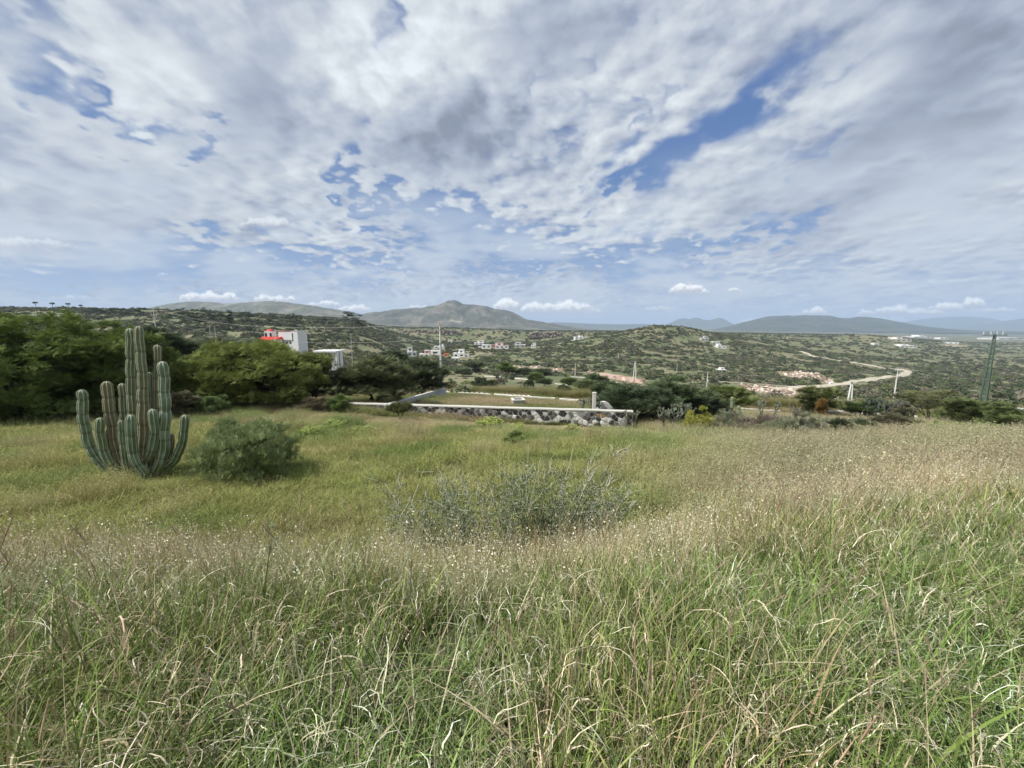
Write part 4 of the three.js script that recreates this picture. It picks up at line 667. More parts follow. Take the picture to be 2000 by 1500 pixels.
/* side wall of grey blocks running back from it */
{
  const A = place(752, 789.5, 28.2), B = place(870, 757, 54), r = rng(62), L = Math.hypot(B.x - A.x, B.z - A.z), turn = Math.atan2(-(B.z - A.z), B.x - A.x), root = thing('block_wall', V(A.x, ground(A.x, A.z), A.z), turn); tag(root, 'grey concrete block wall with pale cap running away behind the stone wall', 'wall');
  const y0 = root.position.y, N = 26, b = new Buf(), uv = [], top = (t) => lerp(A.y, B.y, t) - y0, co = Math.cos(turn), si = Math.sin(turn);
  for (let i = 0; i <= N; i++) { const t = i / N, g = ground(A.x + (B.x - A.x) * t, A.z + (B.z - A.z) * t) - y0 - 0.4; for (const [y, z] of [[g, 0.08], [top(t) - 0.09, 0.08], [top(t) - 0.09, -0.08], [g, -0.08]]) { b.v(t * L, y, z, [0.52, 0.52, 0.52]); uv.push(t * L / 1.6, y / 1.6); } }
  for (let i = 0; i < N; i++) for (let q = 0; q < 4; q++) { const a = i * 4 + q, c = i * 4 + (q + 1) % 4; b.f(a, a + 4, c + 4, a, c + 4, c); }
  b.f(N * 4, N * 4 + 1, N * 4 + 2, N * 4, N * 4 + 2, N * 4 + 3, 0, 1, 2, 0, 2, 3);
  const blocks = texture(256, (x, y) => { const rows = 8, ry = y * rows, k = Math.floor(ry), cx = x * 4 + (k % 2) * 0.5, fy = ry - k, fx = cx - Math.floor(cx), joint = fy < 0.07 || fx < 0.035 ? 0.72 : 1, n = 0.82 + 0.16 * noise(Math.floor(cx) * 7.3 + 0.5, k * 3.7 + 0.5) + 0.16 * wrapNoise(x, y, 30, 80); return [joint * n, joint * n, joint * n * 1.01]; });
  const g = b.geo(); g.setAttribute('uv', new THREE.Float32BufferAttribute(uv, 2)); part('block_panel', g, std({ vertexColors: true, map: blocks, roughness: 1 }), root);
  const c = new Buf(); for (let i = 0; i <= N; i++) { const t = i / N; for (const [y, z] of [[-0.09, 0.11], [0, 0.105], [0, -0.105], [-0.09, -0.11]]) c.v(t * L, top(t) + y, z, [0.66, 0.64, 0.59]); } for (let i = 0; i < N; i++) for (let q = 0; q < 4; q++) { const a = i * 4 + q, e = i * 4 + (q + 1) % 4; c.f(a, a + 4, e + 4, a, e + 4, e); } c.f(0, 1, 2, 0, 2, 3, N * 4, N * 4 + 2, N * 4 + 1, N * 4, N * 4 + 3, N * 4 + 2); part('coping', c.geo(), MAT.plain, root);
}
/* gate post with rubble, concrete wedge and well head behind the wall */
const boulder = (seed, s) => { const r = rng(seed), g = new THREE.IcosahedronGeometry(s, 1), p = g.attributes.position; for (let i = 0; i < p.count; i++) { const x = p.getX(i) / s, y = p.getY(i) / s, z = p.getZ(i) / s, k = 0.8 + 0.5 * noise(x * 1.3 + seed, y * 1.3 + z * 1.7); p.setXYZ(i, x * s * k * 1.15, y * s * k * 0.8, z * s * k); } g.computeVertexNormals(); return g; };
{
  const d = 27.6, pos = stand(1163, d), root = thing('gate_post', pos, 0); tag(root, 'whitish gate post with stones stepping down its right side', 'post');
  const h = topFrom(pos, 1163, 765), b = new Buf(); b.box(0, h / 2 - 0.1, 0, 0.22, h, 0.22, [0.55, 0.53, 0.49]); part('post', b.geo(), MAT.plain, root); const c = new Buf(); c.box(0, h - 0.08, 0, 0.26, 0.06, 0.26, [0.62, 0.6, 0.56]); part('cap', c.geo(), MAT.plain, root);
  const r = rng(63), tint = [[0.04, 0.04, 0.04], [0.35, 0.34, 0.32], [0.5, 0.48, 0.45], [0.1, 0.095, 0.09]].map((q) => std({ color: new THREE.Color().setRGB(...q) })), forms = [0, 1, 2].map((k) => boulder(70 + k, 0.15));
  for (let i = 0; i < 26; i++) { const t = r(), s = part('stone', forms[i % 3], tint[Math.floor(r() * 4)], root); s.position.set(0.2 + t * 0.36, 0.1 + r() * (h - 0.5) * (1 - t * 0.55), (r() - 0.5) * 0.16); s.rotation.set(r() * 3, r() * 3, r() * 3); const k = 0.65 + r() * 0.5; s.scale.set(k, k, k); }
  const p2 = stand(1187, d + 0.5), wedge = thing('concrete_wedge', p2, 0); tag(wedge, 'pale broken concrete slab sloping down beside the gate post', 'slab');
  const h2 = topFrom(p2, 1180, 784), sh = new THREE.Shape(); sh.moveTo(-0.4, -0.3); sh.lineTo(-0.4, h2); sh.lineTo(-0.12, h2 + 0.02); sh.lineTo(0.14, h2 - 0.1); sh.lineTo(0.3, h2 - 0.3); sh.lineTo(0.62, h2 - 0.62); sh.lineTo(0.7, -0.3); const wg = new THREE.ExtrudeGeometry(sh, { depth: 0.3, bevelEnabled: true, bevelSize: 0.02, bevelThickness: 0.02, bevelSegments: 1 }); part('slab', wg, std({ color: new THREE.Color().setRGB(0.5, 0.49, 0.46), bumpMap: bumpTex, bumpScale: 0.03 }), wedge);
}
{
  const d = 37, pos = stand(1012, d), root = thing('well_head', pos, 0.2), h = topFrom(pos, 1012, 779.5), w = m(24, d), b = new Buf(), r = rng(64); tag(root, 'small square well head of grey blocks in the grass behind the stone wall', 'well');
  for (let k = 0; k < 5; k++) for (let i = 0; i < 4; i++) for (const [f, a] of [[1, 0], [-1, 0], [1, 1], [-1, 1]]) { const s = w / 4, o = (i - 1.5) * s + (k % 2 ? 0.06 : 0), y = h * (k + 0.5) / 5 - 0.05; b.box(a ? f * (w / 2 - 0.08) : o * 0.9, y, a ? o * 0.9 : f * (w / 2 - 0.08), a ? 0.16 : s * 0.94, h / 5 * 0.92, a ? s * 0.94 : 0.16 + 0.002 * k, vary(r, [0.33, 0.32, 0.3], 0.2)); }
  part('block_ring', b.geo(), MAT.plain, root); const c = new Buf(); for (const f of [-1, 1]) { c.box(0, h - 0.01, f * (w / 2 - 0.07), w + 0.06, 0.09, 0.2, [0.6, 0.58, 0.53]); c.box(f * (w / 2 - 0.07), h - 0.014, 0, 0.2, 0.085, w - 0.36, [0.58, 0.56, 0.52]); } part('rim', c.geo(), MAT.plain, root);
}

/* ------------------------------------------------------------------ curbs, tracks, bare earth */
const clear = []; // places the brush leaves open
function ribbon(pts, half, lift, c, sub = 6) { // a strip lying on the ground along points
  const curve = new THREE.CatmullRomCurve3(pts, false, 'centripetal'), n = pts.length * sub, b = new Buf(), r = rng(9), uv = []; let prev = -1;
  for (let i = 0; i <= n; i++) { const p = curve.getPoint(i / n), t = curve.getTangent(i / n), s = V(-t.z, 0, t.x).normalize(), w = half * (0.8 + 0.4 * r()), k = b.n; for (const q of [-1, -0.33, 0.33, 1]) { const x = p.x + s.x * w * q, z = p.z + s.z * w * q; b.v(x, ground(x, z) + lift * (Math.abs(q) > 0.9 ? 0.3 : 1), z, vary(r, c, 0.14)); uv.push(x / 5, z / 5); } if (prev >= 0) for (let q = 0; q < 3; q++) b.f(prev + q, prev + q + 1, k + q + 1, prev + q, k + q + 1, k + q); prev = k; }
  const g = b.geo(true); g.setAttribute('uv', new THREE.Float32BufferAttribute(uv, 2)); return g;
}
const earth = std({ vertexColors: true, map: grain, roughness: 1, side: THREE.DoubleSide });
const track = (name, px, half, c, from = 60, lift = 0.5) => { const P = px.map(([x, y]) => hit(x, y, from)); for (let k = 0; k < P.length - 1; k++) for (let i = 0; i < 12; i++) clear.push([lerp(P[k].x, P[k + 1].x, i / 12), lerp(P[k].z, P[k + 1].z, i / 12), half * 1.3 + 1, 14]); return structure(name, ribbon(px.map(([x, y]) => hit(x, y, from)), half, lift, c), earth); };
track('dirt_road', [[1500, 760], [1560, 757], [1620, 753], [1660, 748], [1700, 742], [1740, 735], [1768, 730], [1772, 725], [1758, 722], [1735, 721], [1715, 717], [1690, 712], [1650, 706], [1610, 700], [1590, 697], [1578, 692], [1566, 687]], 3.2, [0.5, 0.45, 0.36], 60, 0.8);
track('footpath', [[1372, 740], [1400, 745], [1440, 748], [1500, 752], [1560, 756]], 0.9, [0.3, 0.27, 0.19], 60, 0.5);
track('footpath', [[1090, 672], [1112, 668], [1130, 663], [1146, 658]], 2.2, [0.55, 0.52, 0.44], 120, 0.9);
track('footpath', [[905, 699], [930, 694], [960, 690]], 1.2, [0.36, 0.32, 0.22], 120, 0.5);
function curb(px, h, w, c = [0.66, 0.64, 0.6], from = 20, label) { // raised concrete edging
  const P = px.map(([x, y]) => hit(x, y, from)), b = new Buf(), r = rng(12), n = 10;
  for (let k = 0; k < P.length - 1; k++) for (let i = 0; i < n; i++) { const a = P[k].clone().lerp(P[k + 1], i / n), e = P[k].clone().lerp(P[k + 1], (i + 1) / n), mid = a.clone().add(e).multiplyScalar(0.5), l = Math.hypot(e.x - a.x, e.z - a.z); if (r() < 0.07) continue; b.box(mid.x, ground(mid.x, mid.z) + h / 2 - 0.08, mid.z, l * 1.02, h + (r() - 0.5) * 0.03, w + r() * 0.02, vary(r, c, 0.12), Math.atan2(-(e.z - a.z), e.x - a.x)); }
  const s = structure('kerb', b.geo(), MAT.plain); return s;
}
curb([[872, 766.5], [960, 772], [1040, 777.5], [1130, 784]], 0.34, 0.3);
curb([[945, 735], [990, 738], [1035, 742]], 0.4, 0.4, undefined, 50); curb([[1085, 750], [1108, 753]], 0.3, 0.4, undefined, 50); curb([[1115, 736], [1150, 738]], 0.4, 0.4, undefined, 50);
curb([[1448, 799], [1480, 801.5], [1524, 804]], 0.26, 0.25); curb([[1600, 804], [1660, 806.5], [1720, 811], [1790, 816]], 0.34, 0.3); curb([[1684, 800.5], [1705, 801.5], [1732, 802]], 0.26, 0.3); curb([[1840, 817], [1872, 818]], 0.3, 0.3);
curb([[1958, 796.5], [1980, 801], [2010, 806]], 0.5, 0.6, [0.5, 0.5, 0.5]); curb([[1395, 694], [1480, 698]], 0.2, 0.3, [0.3, 0.28, 0.2], 200);
function bare(up, low, c, c2, seed, stones, from = 60) { // cleared ground between two sight lines
  const r = rng(seed), n = 26, mrows = 7, b = new Buf(), uv = [], grid = [], line = (P, t) => { const f = t * (P.length - 1), i = Math.min(P.length - 2, Math.floor(f)); return [lerp(P[i][0], P[i + 1][0], f - i), lerp(P[i][1], P[i + 1][1], f - i)]; };
  for (let i = 0; i <= n; i++) { const t = i / n, a = line(up, t), e = line(low, t), A = hit(a[0], a[1] + noise(t * 9, seed) * 3, from), E2 = hit(e[0], e[1] + noise(t * 9, seed + 4) * 3, from); for (let j = 0; j <= mrows; j++) { const q = j / mrows, x = lerp(A.x, E2.x, q), z = lerp(A.z, E2.z, q), k = smooth(-0.25, 0.3, noise(x * 0.13 + seed, z * 0.13)); b.v(x, ground(x, z) + (j === 0 || j === mrows || i === 0 || i === n ? -0.1 : 0.35 + 0.25 * noise(x * 0.5, z * 0.5)), z, [0, 1, 2].map((u) => lerp(c[u], c2[u], k))); uv.push(x / 5, z / 5); grid.push([x, z]); clear.push([x, z, 4, 10]); } }
  for (let i = 0; i < n; i++) for (let j = 0; j < mrows; j++) { const o = i * (mrows + 1) + j; b.f(o, o + mrows + 1, o + 1, o + 1, o + mrows + 1, o + mrows + 2); }
  const g = b.geo(true); g.setAttribute('uv', new THREE.Float32BufferAttribute(uv, 2)); structure('bare_earth', g, earth);
  const cp = new Copies(); for (let i = 0; i < stones; i++) { const q = pick(r, grid), x = q[0] + (r() - 0.5) * 6, z = q[1] + (r() - 0.5) * 6, s = 0.3 + r() * r() * 1.5; cp.add(x, ground(x, z) + 0.35, z, r() * 3, r() * 3, r() * 3, s, s * 0.7, s, vary(r, pick(r, [c, c2, [0.6, 0.52, 0.45], [0.2, 0.16, 0.12]]), 0.2)); }
  if (stones) { const im = cp.build('rubble', boulder(seed, 1), MAT.rock ?? (MAT.rock = std({ color: 0xffffff, roughness: 1 })), scene); im.name = numbered('rubble'); tag(im, 'loose pale stones strewn over the cleared earth', 'rubble', null, 'stuff'); }
}
bare([[1148, 727], [1180, 728], [1210, 732], [1240, 738], [1262, 743]], [[1152, 730], [1185, 737], [1215, 744], [1235, 748], [1255, 750]], [0.48, 0.35, 0.28], [0.42, 0.27, 0.2], 21, 60);
bare([[1010, 716], [1040, 716], [1062, 719], [1090, 722]], [[1014, 722], [1040, 727], [1062, 726], [1088, 726]], [0.5, 0.4, 0.33], [0.36, 0.22, 0.16], 22, 160);
bare([[1460, 753], [1500, 758], [1540, 760], [1580, 764], [1608, 772]], [[1470, 764], [1505, 772], [1550, 776], [1590, 782], [1615, 784]], [0.48, 0.36, 0.29], [0.3, 0.22, 0.17], 23, 420);
bare([[1528, 727], [1560, 727], [1595, 730]], [[1534, 735], [1565, 738], [1600, 736]], [0.5, 0.38, 0.3], [0.24, 0.17, 0.12], 24, 160);
bare([[1600, 736], [1614, 738], [1622, 742]], [[1606, 744], [1615, 748], [1622, 750]], [0.5, 0.38, 0.3], [0.26, 0.18, 0.13], 25, 60);
bare([[1210, 750], [1230, 752], [1250, 751]], [[1206, 757], [1228, 758], [1248, 757]], [0.5, 0.42, 0.36], [0.36, 0.26, 0.2], 26, 40, 40);

/* cliffs along the canyon rim */
function cliff(px0, px1, d, up, low, seed) {
  const b = new Buf(), n = 70, rows = 7, grid = [];
  for (let i = 0; i <= n; i++) for (let j = 0; j <= rows; j++) { const t = i / n, px = lerp(px0, px1, t), q = j / rows, fade = Math.min(1, Math.min(t, 1 - t) * 6), ht = lerp(0.25, 1, fade) * (0.7 + 0.5 * noise(px * 0.09, seed)), y0 = place(px, low, d).y, y1 = lerp(y0, place(px, up, d).y, ht), x = sight(px, up)[0] * d, bump = (Math.abs(noise(px * 0.35, q * 2 + seed)) * 14 + noise(px * 0.9, q * 4) * 5) * (q < 0.95 ? 1 : 0), k = 0.75 + 0.5 * noise(px * 0.5, q * 3 + seed), c = j === rows || noise(px * 0.3 + 9, q * 4) > 0.22 ? [0.08, 0.1, 0.05] : [0.24 * k, 0.185 * k, 0.15 * k]; b.v(x, lerp(y0 - 6, y1, q), -d + bump - q * 6 + (j === rows ? -16 : 0), c); }
  for (let i = 0; i < n; i++) for (let j = 0; j < rows; j++) { const o = i * (rows + 1) + j; b.f(o, o + rows + 1, o + rows + 2, o, o + rows + 2, o + 1); }
  const c = structure('cliff', b.geo(), std({ vertexColors: true, roughness: 1, side: THREE.DoubleSide })); return c;
}
cliff(762, 905, 985, 640, 652, 3); cliff(1030, 1100, 960, 644, 656, 7);

/* ------------------------------------------------------------------ buildings */
function windowIn(wall, x, y, z, w, h, side = 0) { // a framed pane standing a hand's breadth proud of the wall; side 1 looks to the right
  const f = new Buf(), p = new Buf(), c = [0.6, 0.6, 0.58]; if (!side) { f.box(x, y, z, w + 0.16, h + 0.16, 0.1, c); } else f.box(x, y, z, 0.1, h + 0.16, w + 0.16, c);
  const win = part('window', f.geo(), MAT.plain, wall); if (!side) p.box(x, y, z + 0.03, w, h, 0.1, [1, 1, 1]); else p.box(x + 0.03, y, z, 0.1, h, w, [1, 1, 1]); part('pane', p.geo(), MAT.glass, win);
}
const shade = { white: [0.74, 0.73, 0.71], cream: [0.62, 0.58, 0.5], pink: [0.5, 0.27, 0.24], brick: [0.36, 0.17, 0.12], red: [0.5, 0.035, 0.025], grey: [0.4, 0.4, 0.39], orange: [0.55, 0.16, 0.06] };
function house(label, px, base, w, h, o = {}) {
  const pos = o.d ? stand(px, o.d) : hit(px, base, o.from ?? 150, o.to ?? 1500), d = -pos.z, W = m(w, d), H = m(h, d) * 1.02, root = thing(o.name ?? 'white_house', pos, o.turn ?? 0); clear.push([pos.x, pos.z, W * 0.75, 14]); tag(root, label, 'house', o.group);
  const wall = new Buf(), roof = new Buf(), c = shade[o.c ?? 'white'], D = W * 0.7, lo = o.two ? 0.55 : 0.9;
  wall.box(0, H * lo / 2 - 0.6, -D / 2, W, H * lo + 1.2, D, c); roof.box(0, H * lo + 0.06, -D / 2, W * 1.03, 0.3, D * 1.03, shade[o.roof ?? 'white']);
  if (o.two) { const ux = W * 0.2 * o.two, uw = W * (o.up ?? 0.5); wall.box(ux, H * 0.77, -D * 0.55, uw, H * 0.44, D * 0.62, shade[o.c2 ?? o.c ?? 'white']); roof.box(ux, H + 0.05, -D * 0.55, uw * 1.05, 0.28, D * 0.66, shade[o.roof2 ?? o.roof ?? 'white']); windowIn(root, ux, H * 0.76, -D * 0.24, uw * 0.34, H * 0.2); }
  if (o.wing) { wall.box(o.wing * W * 0.68, H * 0.18, -D * 0.4, W * 0.42, H * 0.42 + 0.6, D * 0.6, shade[o.c3 ?? 'white']); roof.box(o.wing * W * 0.68, H * 0.4 + 0.2, -D * 0.4, W * 0.44, 0.25, D * 0.63, shade.white); windowIn(root, o.wing * W * 0.68, H * 0.2, -D * 0.1, W * 0.2, H * 0.14); }
  part('wall', wall.geo(), MAT.plain, root); part('roof', roof.geo(), MAT.plain, root);
  if (o.two && W > 6) { const t = new Buf(), x = -W * 0.18 * o.two, y = H * lo + 0.2; t.tube([V(x, y, -D * 0.5), V(x, y + 1.1, -D * 0.5), V(x, y + 1.35, -D * 0.5)], [0.55, 0.55, 0.3], [0.03, 0.03, 0.032], 10); part('water_tank', t.geo(true), MAT.plain, root); }
  const n = o.n ?? 2; for (let i = 0; i < n; i++) windowIn(root, (i - (n - 1) / 2) * W / n, H * lo * 0.52, 0, W / n * 0.42, H * lo * 0.36);
  return root;
}
house('white stepped house at the left end of the village', 805, 697, 17, 18, { two: -1, up: 0.55, turn: 0.3, c2: 'white' });
house('white and rose house right of the stepped one', 829, 699, 20, 14, { two: 1, up: 0.5, c: 'white', c2: 'pink' });
house('plain long white house left of the concrete pole', 850, 693, 20, 9, { n: 1 });
house('white house half hidden behind the concrete pole, uphill', 857, 681, 20, 8, { two: 1, up: 0.35 });
house('white two storey house with dark porch right of the pole', 896, 698, 22, 14, { two: 1, up: 0.5, n: 2, wing: 1 });
house('small orange red shed between pole and white porch house', 871, 696, 9, 6, { c: 'orange', roof: 'orange', name: 'shed', n: 1 });
house('grey unfinished block house below the white porch house', 889, 705, 14, 6, { c: 'grey', c2: 'grey', name: 'grey_house', n: 2 });
house('tiny white house on the wooded slope beneath the cliff', 879, 669, 8, 4, { n: 1 });
house('white box house at the left of the upper row', 935, 674, 18, 8, { two: 1, up: 0.7, from: 300 });
house('low white house second in the upper row', 950, 681, 18, 8, { n: 2, wing: -1, from: 300 });
house('white villa with a red edged roof in the upper row', 980, 681, 26, 11, { two: -1, up: 0.6, roof: 'pink', n: 3, from: 300 });
house('pale rose house squeezed between the white villas', 964, 679, 9, 6, { c: 'pink', roof: 'pink', name: 'rose_house', n: 1, from: 300 });
house('grey and white half built house at the right of the upper row', 1016, 679, 20, 10, { two: -1, up: 0.55, c: 'grey', from: 300, name: 'grey_house' });
house('slim white house farthest right in the upper row', 1042, 679, 9, 9, { two: 1, up: 0.6, from: 300 });
house('white hill house with a pointed dark roof on the grassy shoulder', 1134, 663, 22, 8, { two: 0.2, up: 0.3, from: 300, n: 3, roof2: 'brick' });
house('grey and white house highest on the wooded hill slope', 1377, 666, 14, 9, { two: 1, up: 0.5, from: 300, c: 'grey' });
house('long low white house in the middle of the hill slope', 1399, 671, 14, 4, { from: 300 });
house('white house lowest of the three on the hill slope', 1410, 680, 18, 7, { two: -1, up: 0.35, from: 300 });
house('pale grey house alone below the brushy hill', 1411, 727, 16, 8, { two: 0.3, up: 0.5, c: 'grey', c2: 'white', from: 150 });
house('small white booth beside the dirt road', 1624, 752, 6, 5, { from: 100, n: 1, name: 'booth' });
house('white farm building on the plain left of the tower', 1775, 679, 32, 6, { two: -0.6, up: 0.5, from: 500, n: 4 });
house('sprawling pale house cluster on the far plain', 1760, 667, 40, 8, { two: 0.3, up: 0.3, c: 'cream', from: 700, n: 4 });
house('white sheds on the horizon of the plain', 1802, 660, 34, 5, { two: 0.4, up: 0.25, from: 1200, to: 3500, n: 3 });
house('white shed right of the horizon sheds', 1844, 663, 16, 4, { from: 1000, to: 3500, n: 2 });
house('white house with a bare orange yard on the plain', 1862, 672, 16, 4, { from: 700, n: 2, turn: -0.3 });
house('long white greenhouse roof behind the tower', 1975, 663, 50, 3, { from: 1000, to: 3500, n: 3 });
house('small white house at the foot of the second hill', 1712, 674, 10, 4, { from: 400, n: 1 });
house('long low white building on the left ridge between palms', 118, 602, 44, 4, { d: 430, n: 4, c: 'cream', roof: 'white' });
house('low dark roofed house with orange tiles left of the red domes', 505, 664, 16, 9, { d: 212, c: 'cream', roof: 'orange', n: 1, name: 'tiled_house' });
bare([[1838, 672], [1865, 673], [1890, 673]], [[1838, 675], [1865, 677], [1888, 677]], [0.5, 0.36, 0.25], [0.42, 0.3, 0.2], 27, 0, 700);
{ // house with red domes, and the tall white house beside it
  const d = 200, pos = stand(530, d), root = thing('domed_house', pos, 0.05), k = d / 750, Y = (py) => place(530, py, d).y - pos.y, X = (px) => (px - 530) * k; tag(root, 'cream house with red domes and red roof above the acacia', 'house');
  const wall = new Buf(); wall.box(X(530), Y(664) / 2 - 1.5, -4, m(37, d), Y(664) + 3, 8, shade.cream); part('wall', wall.geo(), MAT.plain, root);
  const rf = new Buf(), hw = m(19.5, d), hz = 4.6, y1 = Y(664.5), y2 = Y(658); const q = [[-hw, y1, 0.4], [hw, y1, 0.4], [hw, y1, -8.6], [-hw, y1, -8.6], [-hw * 0.94, y2, -1.6], [hw * 0.94, y2, -1.6], [hw * 0.94, y2, -6.4], [-hw * 0.94, y2, -6.4]].map((p) => rf.v(p[0], p[1], p[2], shade.red)); for (const [a, b, c, e] of [[0, 1, 5, 4], [1, 2, 6, 5], [2, 3, 7, 6], [3, 0, 4, 7], [4, 5, 6, 7], [3, 2, 1, 0]]) rf.f(q[a], q[b], q[c], q[a], q[c], q[e]); part('roof', rf.geo(), MAT.plain, root);
  const tw = new Buf(); tw.box(X(524), (Y(658.5) + Y(649)) / 2, -4, m(15, d), Y(649) - Y(658.5) + 1, 4, shade.white); part('tower', tw.geo(), MAT.plain, root); for (const u of [-1, 1]) { const pn = new THREE.Shape(); pn.absarc(0, 0.55, 0.5, 0, Math.PI); pn.lineTo(-0.5, -1.0); pn.lineTo(0.5, -1.0); const wn = part('window', new THREE.ExtrudeGeometry(pn, { depth: 0.1, bevelEnabled: false }), MAT.glass, root); wn.position.set(X(524) + u * 1.2, (Y(658) + Y(650)) / 2, -2.03); }
  const dome = (px, py, rad, z, sy) => { const g = new THREE.SphereGeometry(rad, 20, 10, 0, Math.PI * 2, 0, Math.PI / 2); g.scale(1, sy, 1); const o = part('dome', g, std({ color: new THREE.Color().setRGB(...shade.red), roughness: 0.6, side: THREE.DoubleSide }), root); o.position.set(X(px), Y(py), z); const drum = new THREE.CylinderGeometry(rad * 1.04, rad * 1.04, 0.3, 20); const b = part('drum', drum, MAT.white, o); b.position.y = -0.1; }; dome(524, 648.8, m(7.4, d), -4, 0.8); dome(546, 663.5, m(6.6, d), 0.2, 0.75);
  const bow = new THREE.CylinderGeometry(m(6.2, d), m(6.2, d), 6, 20); const bw = part('bay', bow, std({ color: new THREE.Color().setRGB(...shade.cream) }), root); bw.position.set(X(546), Y(663.5) - 3.1, 0.2);
  for (const px of [516, 524, 532, 538]) windowIn(root, X(px), Y(668), 0, 0.9, 1.2);
  const p2 = stand(568, d + 3), th = thing('tall_white_house', p2, -0.12), Y2 = (py) => place(568, py, d + 3).y - p2.y, X2 = (px) => (px - 568) * (d + 3) / 750; tag(th, 'tall plain white house with a narrow stair window right of the red domes', 'house');
  const b = new Buf(); b.box(X2(561.5), (Y2(647.5) + Y2(664)) / 2, -3, m(29, d), Y2(647.5) - Y2(664), 7, [0.72, 0.71, 0.7]); b.box(X2(565), Y2(664) / 2 - 1.5, -4, m(24, d), Y2(664) + 3, 8, [0.66, 0.64, 0.6]); b.box(X2(583), Y2(647) / 2 - 1.5, -2.6, m(13, d), Y2(647) + 3, 7.6, [0.72, 0.71, 0.7]); part('wall', b.geo(), MAT.plain, th);
  const rim = new Buf(); rim.box(X2(561.5), Y2(647.5) + 0.12, -3, m(29.4, d), 0.26, 7.2, [0.35, 0.1, 0.08]); rim.box(X2(583), Y2(647) + 0.14, -2.6, m(13.4, d), 0.25, 7.8, [0.7, 0.69, 0.67]); part('parapet', rim.geo(), MAT.plain, th);
  for (const [py, h] of [[653, 1.3], [658, 1.4], [664, 1.2]]) windowIn(th, X2(578.6), Y2(py), 1.2, 0.5, h); for (const px of [556, 563, 570]) windowIn(th, X2(px), Y2(669), 0.02, 1.0, 1.3);
}
{
  const d = 150, pos = stand(638, d), root = thing('flat_roofed_house', pos, -0.05), Y = (py) => place(638, py, d).y - pos.y, X = (px) => (px - 638) * d / 750; tag(root, 'low modern white house with flat roof slab and dark slot, right of the acacia', 'house');
  const b = new Buf(); b.box(X(634), Y(689) / 2 - 1, -4, m(32, d), Y(689) + 2, 5, [0.6, 0.56, 0.47]); b.box(X(650), Y(688) / 2 - 1, -2.2, m(9, d), Y(688) + 2, 4.6, [0.66, 0.66, 0.68]); b.box(X(658.5), Y(687) / 2 - 1, -1.8, m(2.6, d), Y(687) + 2, 5, shade.white); part('wall', b.geo(), MAT.plain, root);
  const rf = new Buf(); rf.box(X(637.5), Y(686.2), -2.8, m(46, d), 0.6, 8, shade.white); part('roof', rf.geo(), MAT.plain, root); windowIn(root, X(655.8), Y(700) , 0.12, 0.36, 3.4); for (const px of [626, 633, 640]) windowIn(root, X(px), Y(694), -1.5, 0.8, 1.4);
}

/* ------------------------------------------------------------------ poles, tower and wires */
function pole(name, label, px, top, base, o = {}) {
  const pos = o.d ? stand(px, o.d) : hit(px, base, o.from ?? 60), d = -pos.z, h = topFrom(pos, px, top), root = thing(name, pos, o.turn ?? 0), c = o.c ?? [0.5, 0.49, 0.46]; tag(root, label, 'utility pole', o.group);
  const w = Math.max(0.13, o.r ?? 0.15), shaft = (x0, x1, n = 'shaft') => { const b = new Buf(); b.tube([V(x0, -0.5, 0), V(lerp(x0, x1, 0.5), h * 0.5, 0), V(x1, h, 0)], [w * 1.15, w * 0.95, w * 0.7], c, 8); part(n, b.geo(true), MAT.plain, root); };
  if (o.twin) { shaft(-o.twin, -o.twin * 0.22); shaft(o.twin, o.twin * 0.22); const b = new Buf(); for (let k = 1; k < 8; k++) { const x = o.twin * lerp(1, 0.22, k / 8); b.box(0, h * k / 8, 0, x * 2, 0.1, 0.08, [0.4, 0.4, 0.38]); } part('rungs', b.geo(), MAT.plain, root).userData.kind = 'stuff'; } else shaft(0, 0);
  if (o.bands) { const b = new Buf(); for (const t of [0.12, 0.3, 0.5, 0.72, 0.9]) b.tube([V(0, h * t, 0), V(0, h * t + 0.12, 0)], [w * lerp(1.2, 0.85, t), w * lerp(1.2, 0.85, t)], [0.12, 0.12, 0.12], 8, false); part('bands', b.geo(), MAT.bark, root); }
  for (const [t, l, x] of o.arms ?? [[0.97, 1.7, 0]]) { const b = new Buf(); b.box(x, h * t, w * 0.8, l, 0.1, 0.1, [0.42, 0.42, 0.4]); const arm = part('crossarm', b.geo(), MAT.plain, root); for (const u of [-0.45, 0, 0.45]) { const g = new Buf(); g.tube([V(x + u * l, h * t + 0.05, w * 0.8), V(x + u * l, h * t + 0.18, w * 0.8), V(x + u * l, h * t + 0.3, w * 0.8)], [0.04, 0.08, 0.05], [0.5, 0.48, 0.44], 6); part('insulator', g.geo(true), MAT.plain, arm); } }
  if (o.fork) { for (const s of [-1, 1]) { const b = new Buf(); b.tube([V(0, h * 0.72, 0), V(s * 0.9, h * 0.86, 0), V(s * 1.3, h * 0.97, 0)], [0.09, 0.08, 0.06], c, 6); part('brace', b.geo(true), MAT.plain, root); } }
  if (o.box) { const b = new Buf(); b.tube([V(0.34, h * o.box, 0), V(0.34, h * o.box + 0.8, 0)], [0.26, 0.26], [0.5, 0.5, 0.49], 10); b.box(0.1, h * o.box + 0.4, 0, 0.3, 0.08, 0.08, [0.3, 0.3, 0.3]); part('transformer', b.geo(), MAT.plain, root); }
  return { pos, h, d };
}
const main = pole('concrete_pole', 'tall pale concrete utility pole beyond the end of the block wall', 861, 630, 775, { d: 53, r: 0.17, bands: true, arms: [[0.985, 0.5, 0.15], [0.955, 0.34, 0.1]], c: [0.55, 0.54, 0.51] });
const ypole = pole('concrete_pole', 'grey pole with forked crossarm on the left ridge above the cactus', 312, 601, 640, { d: 160, fork: true, r: 0.2, arms: [] });
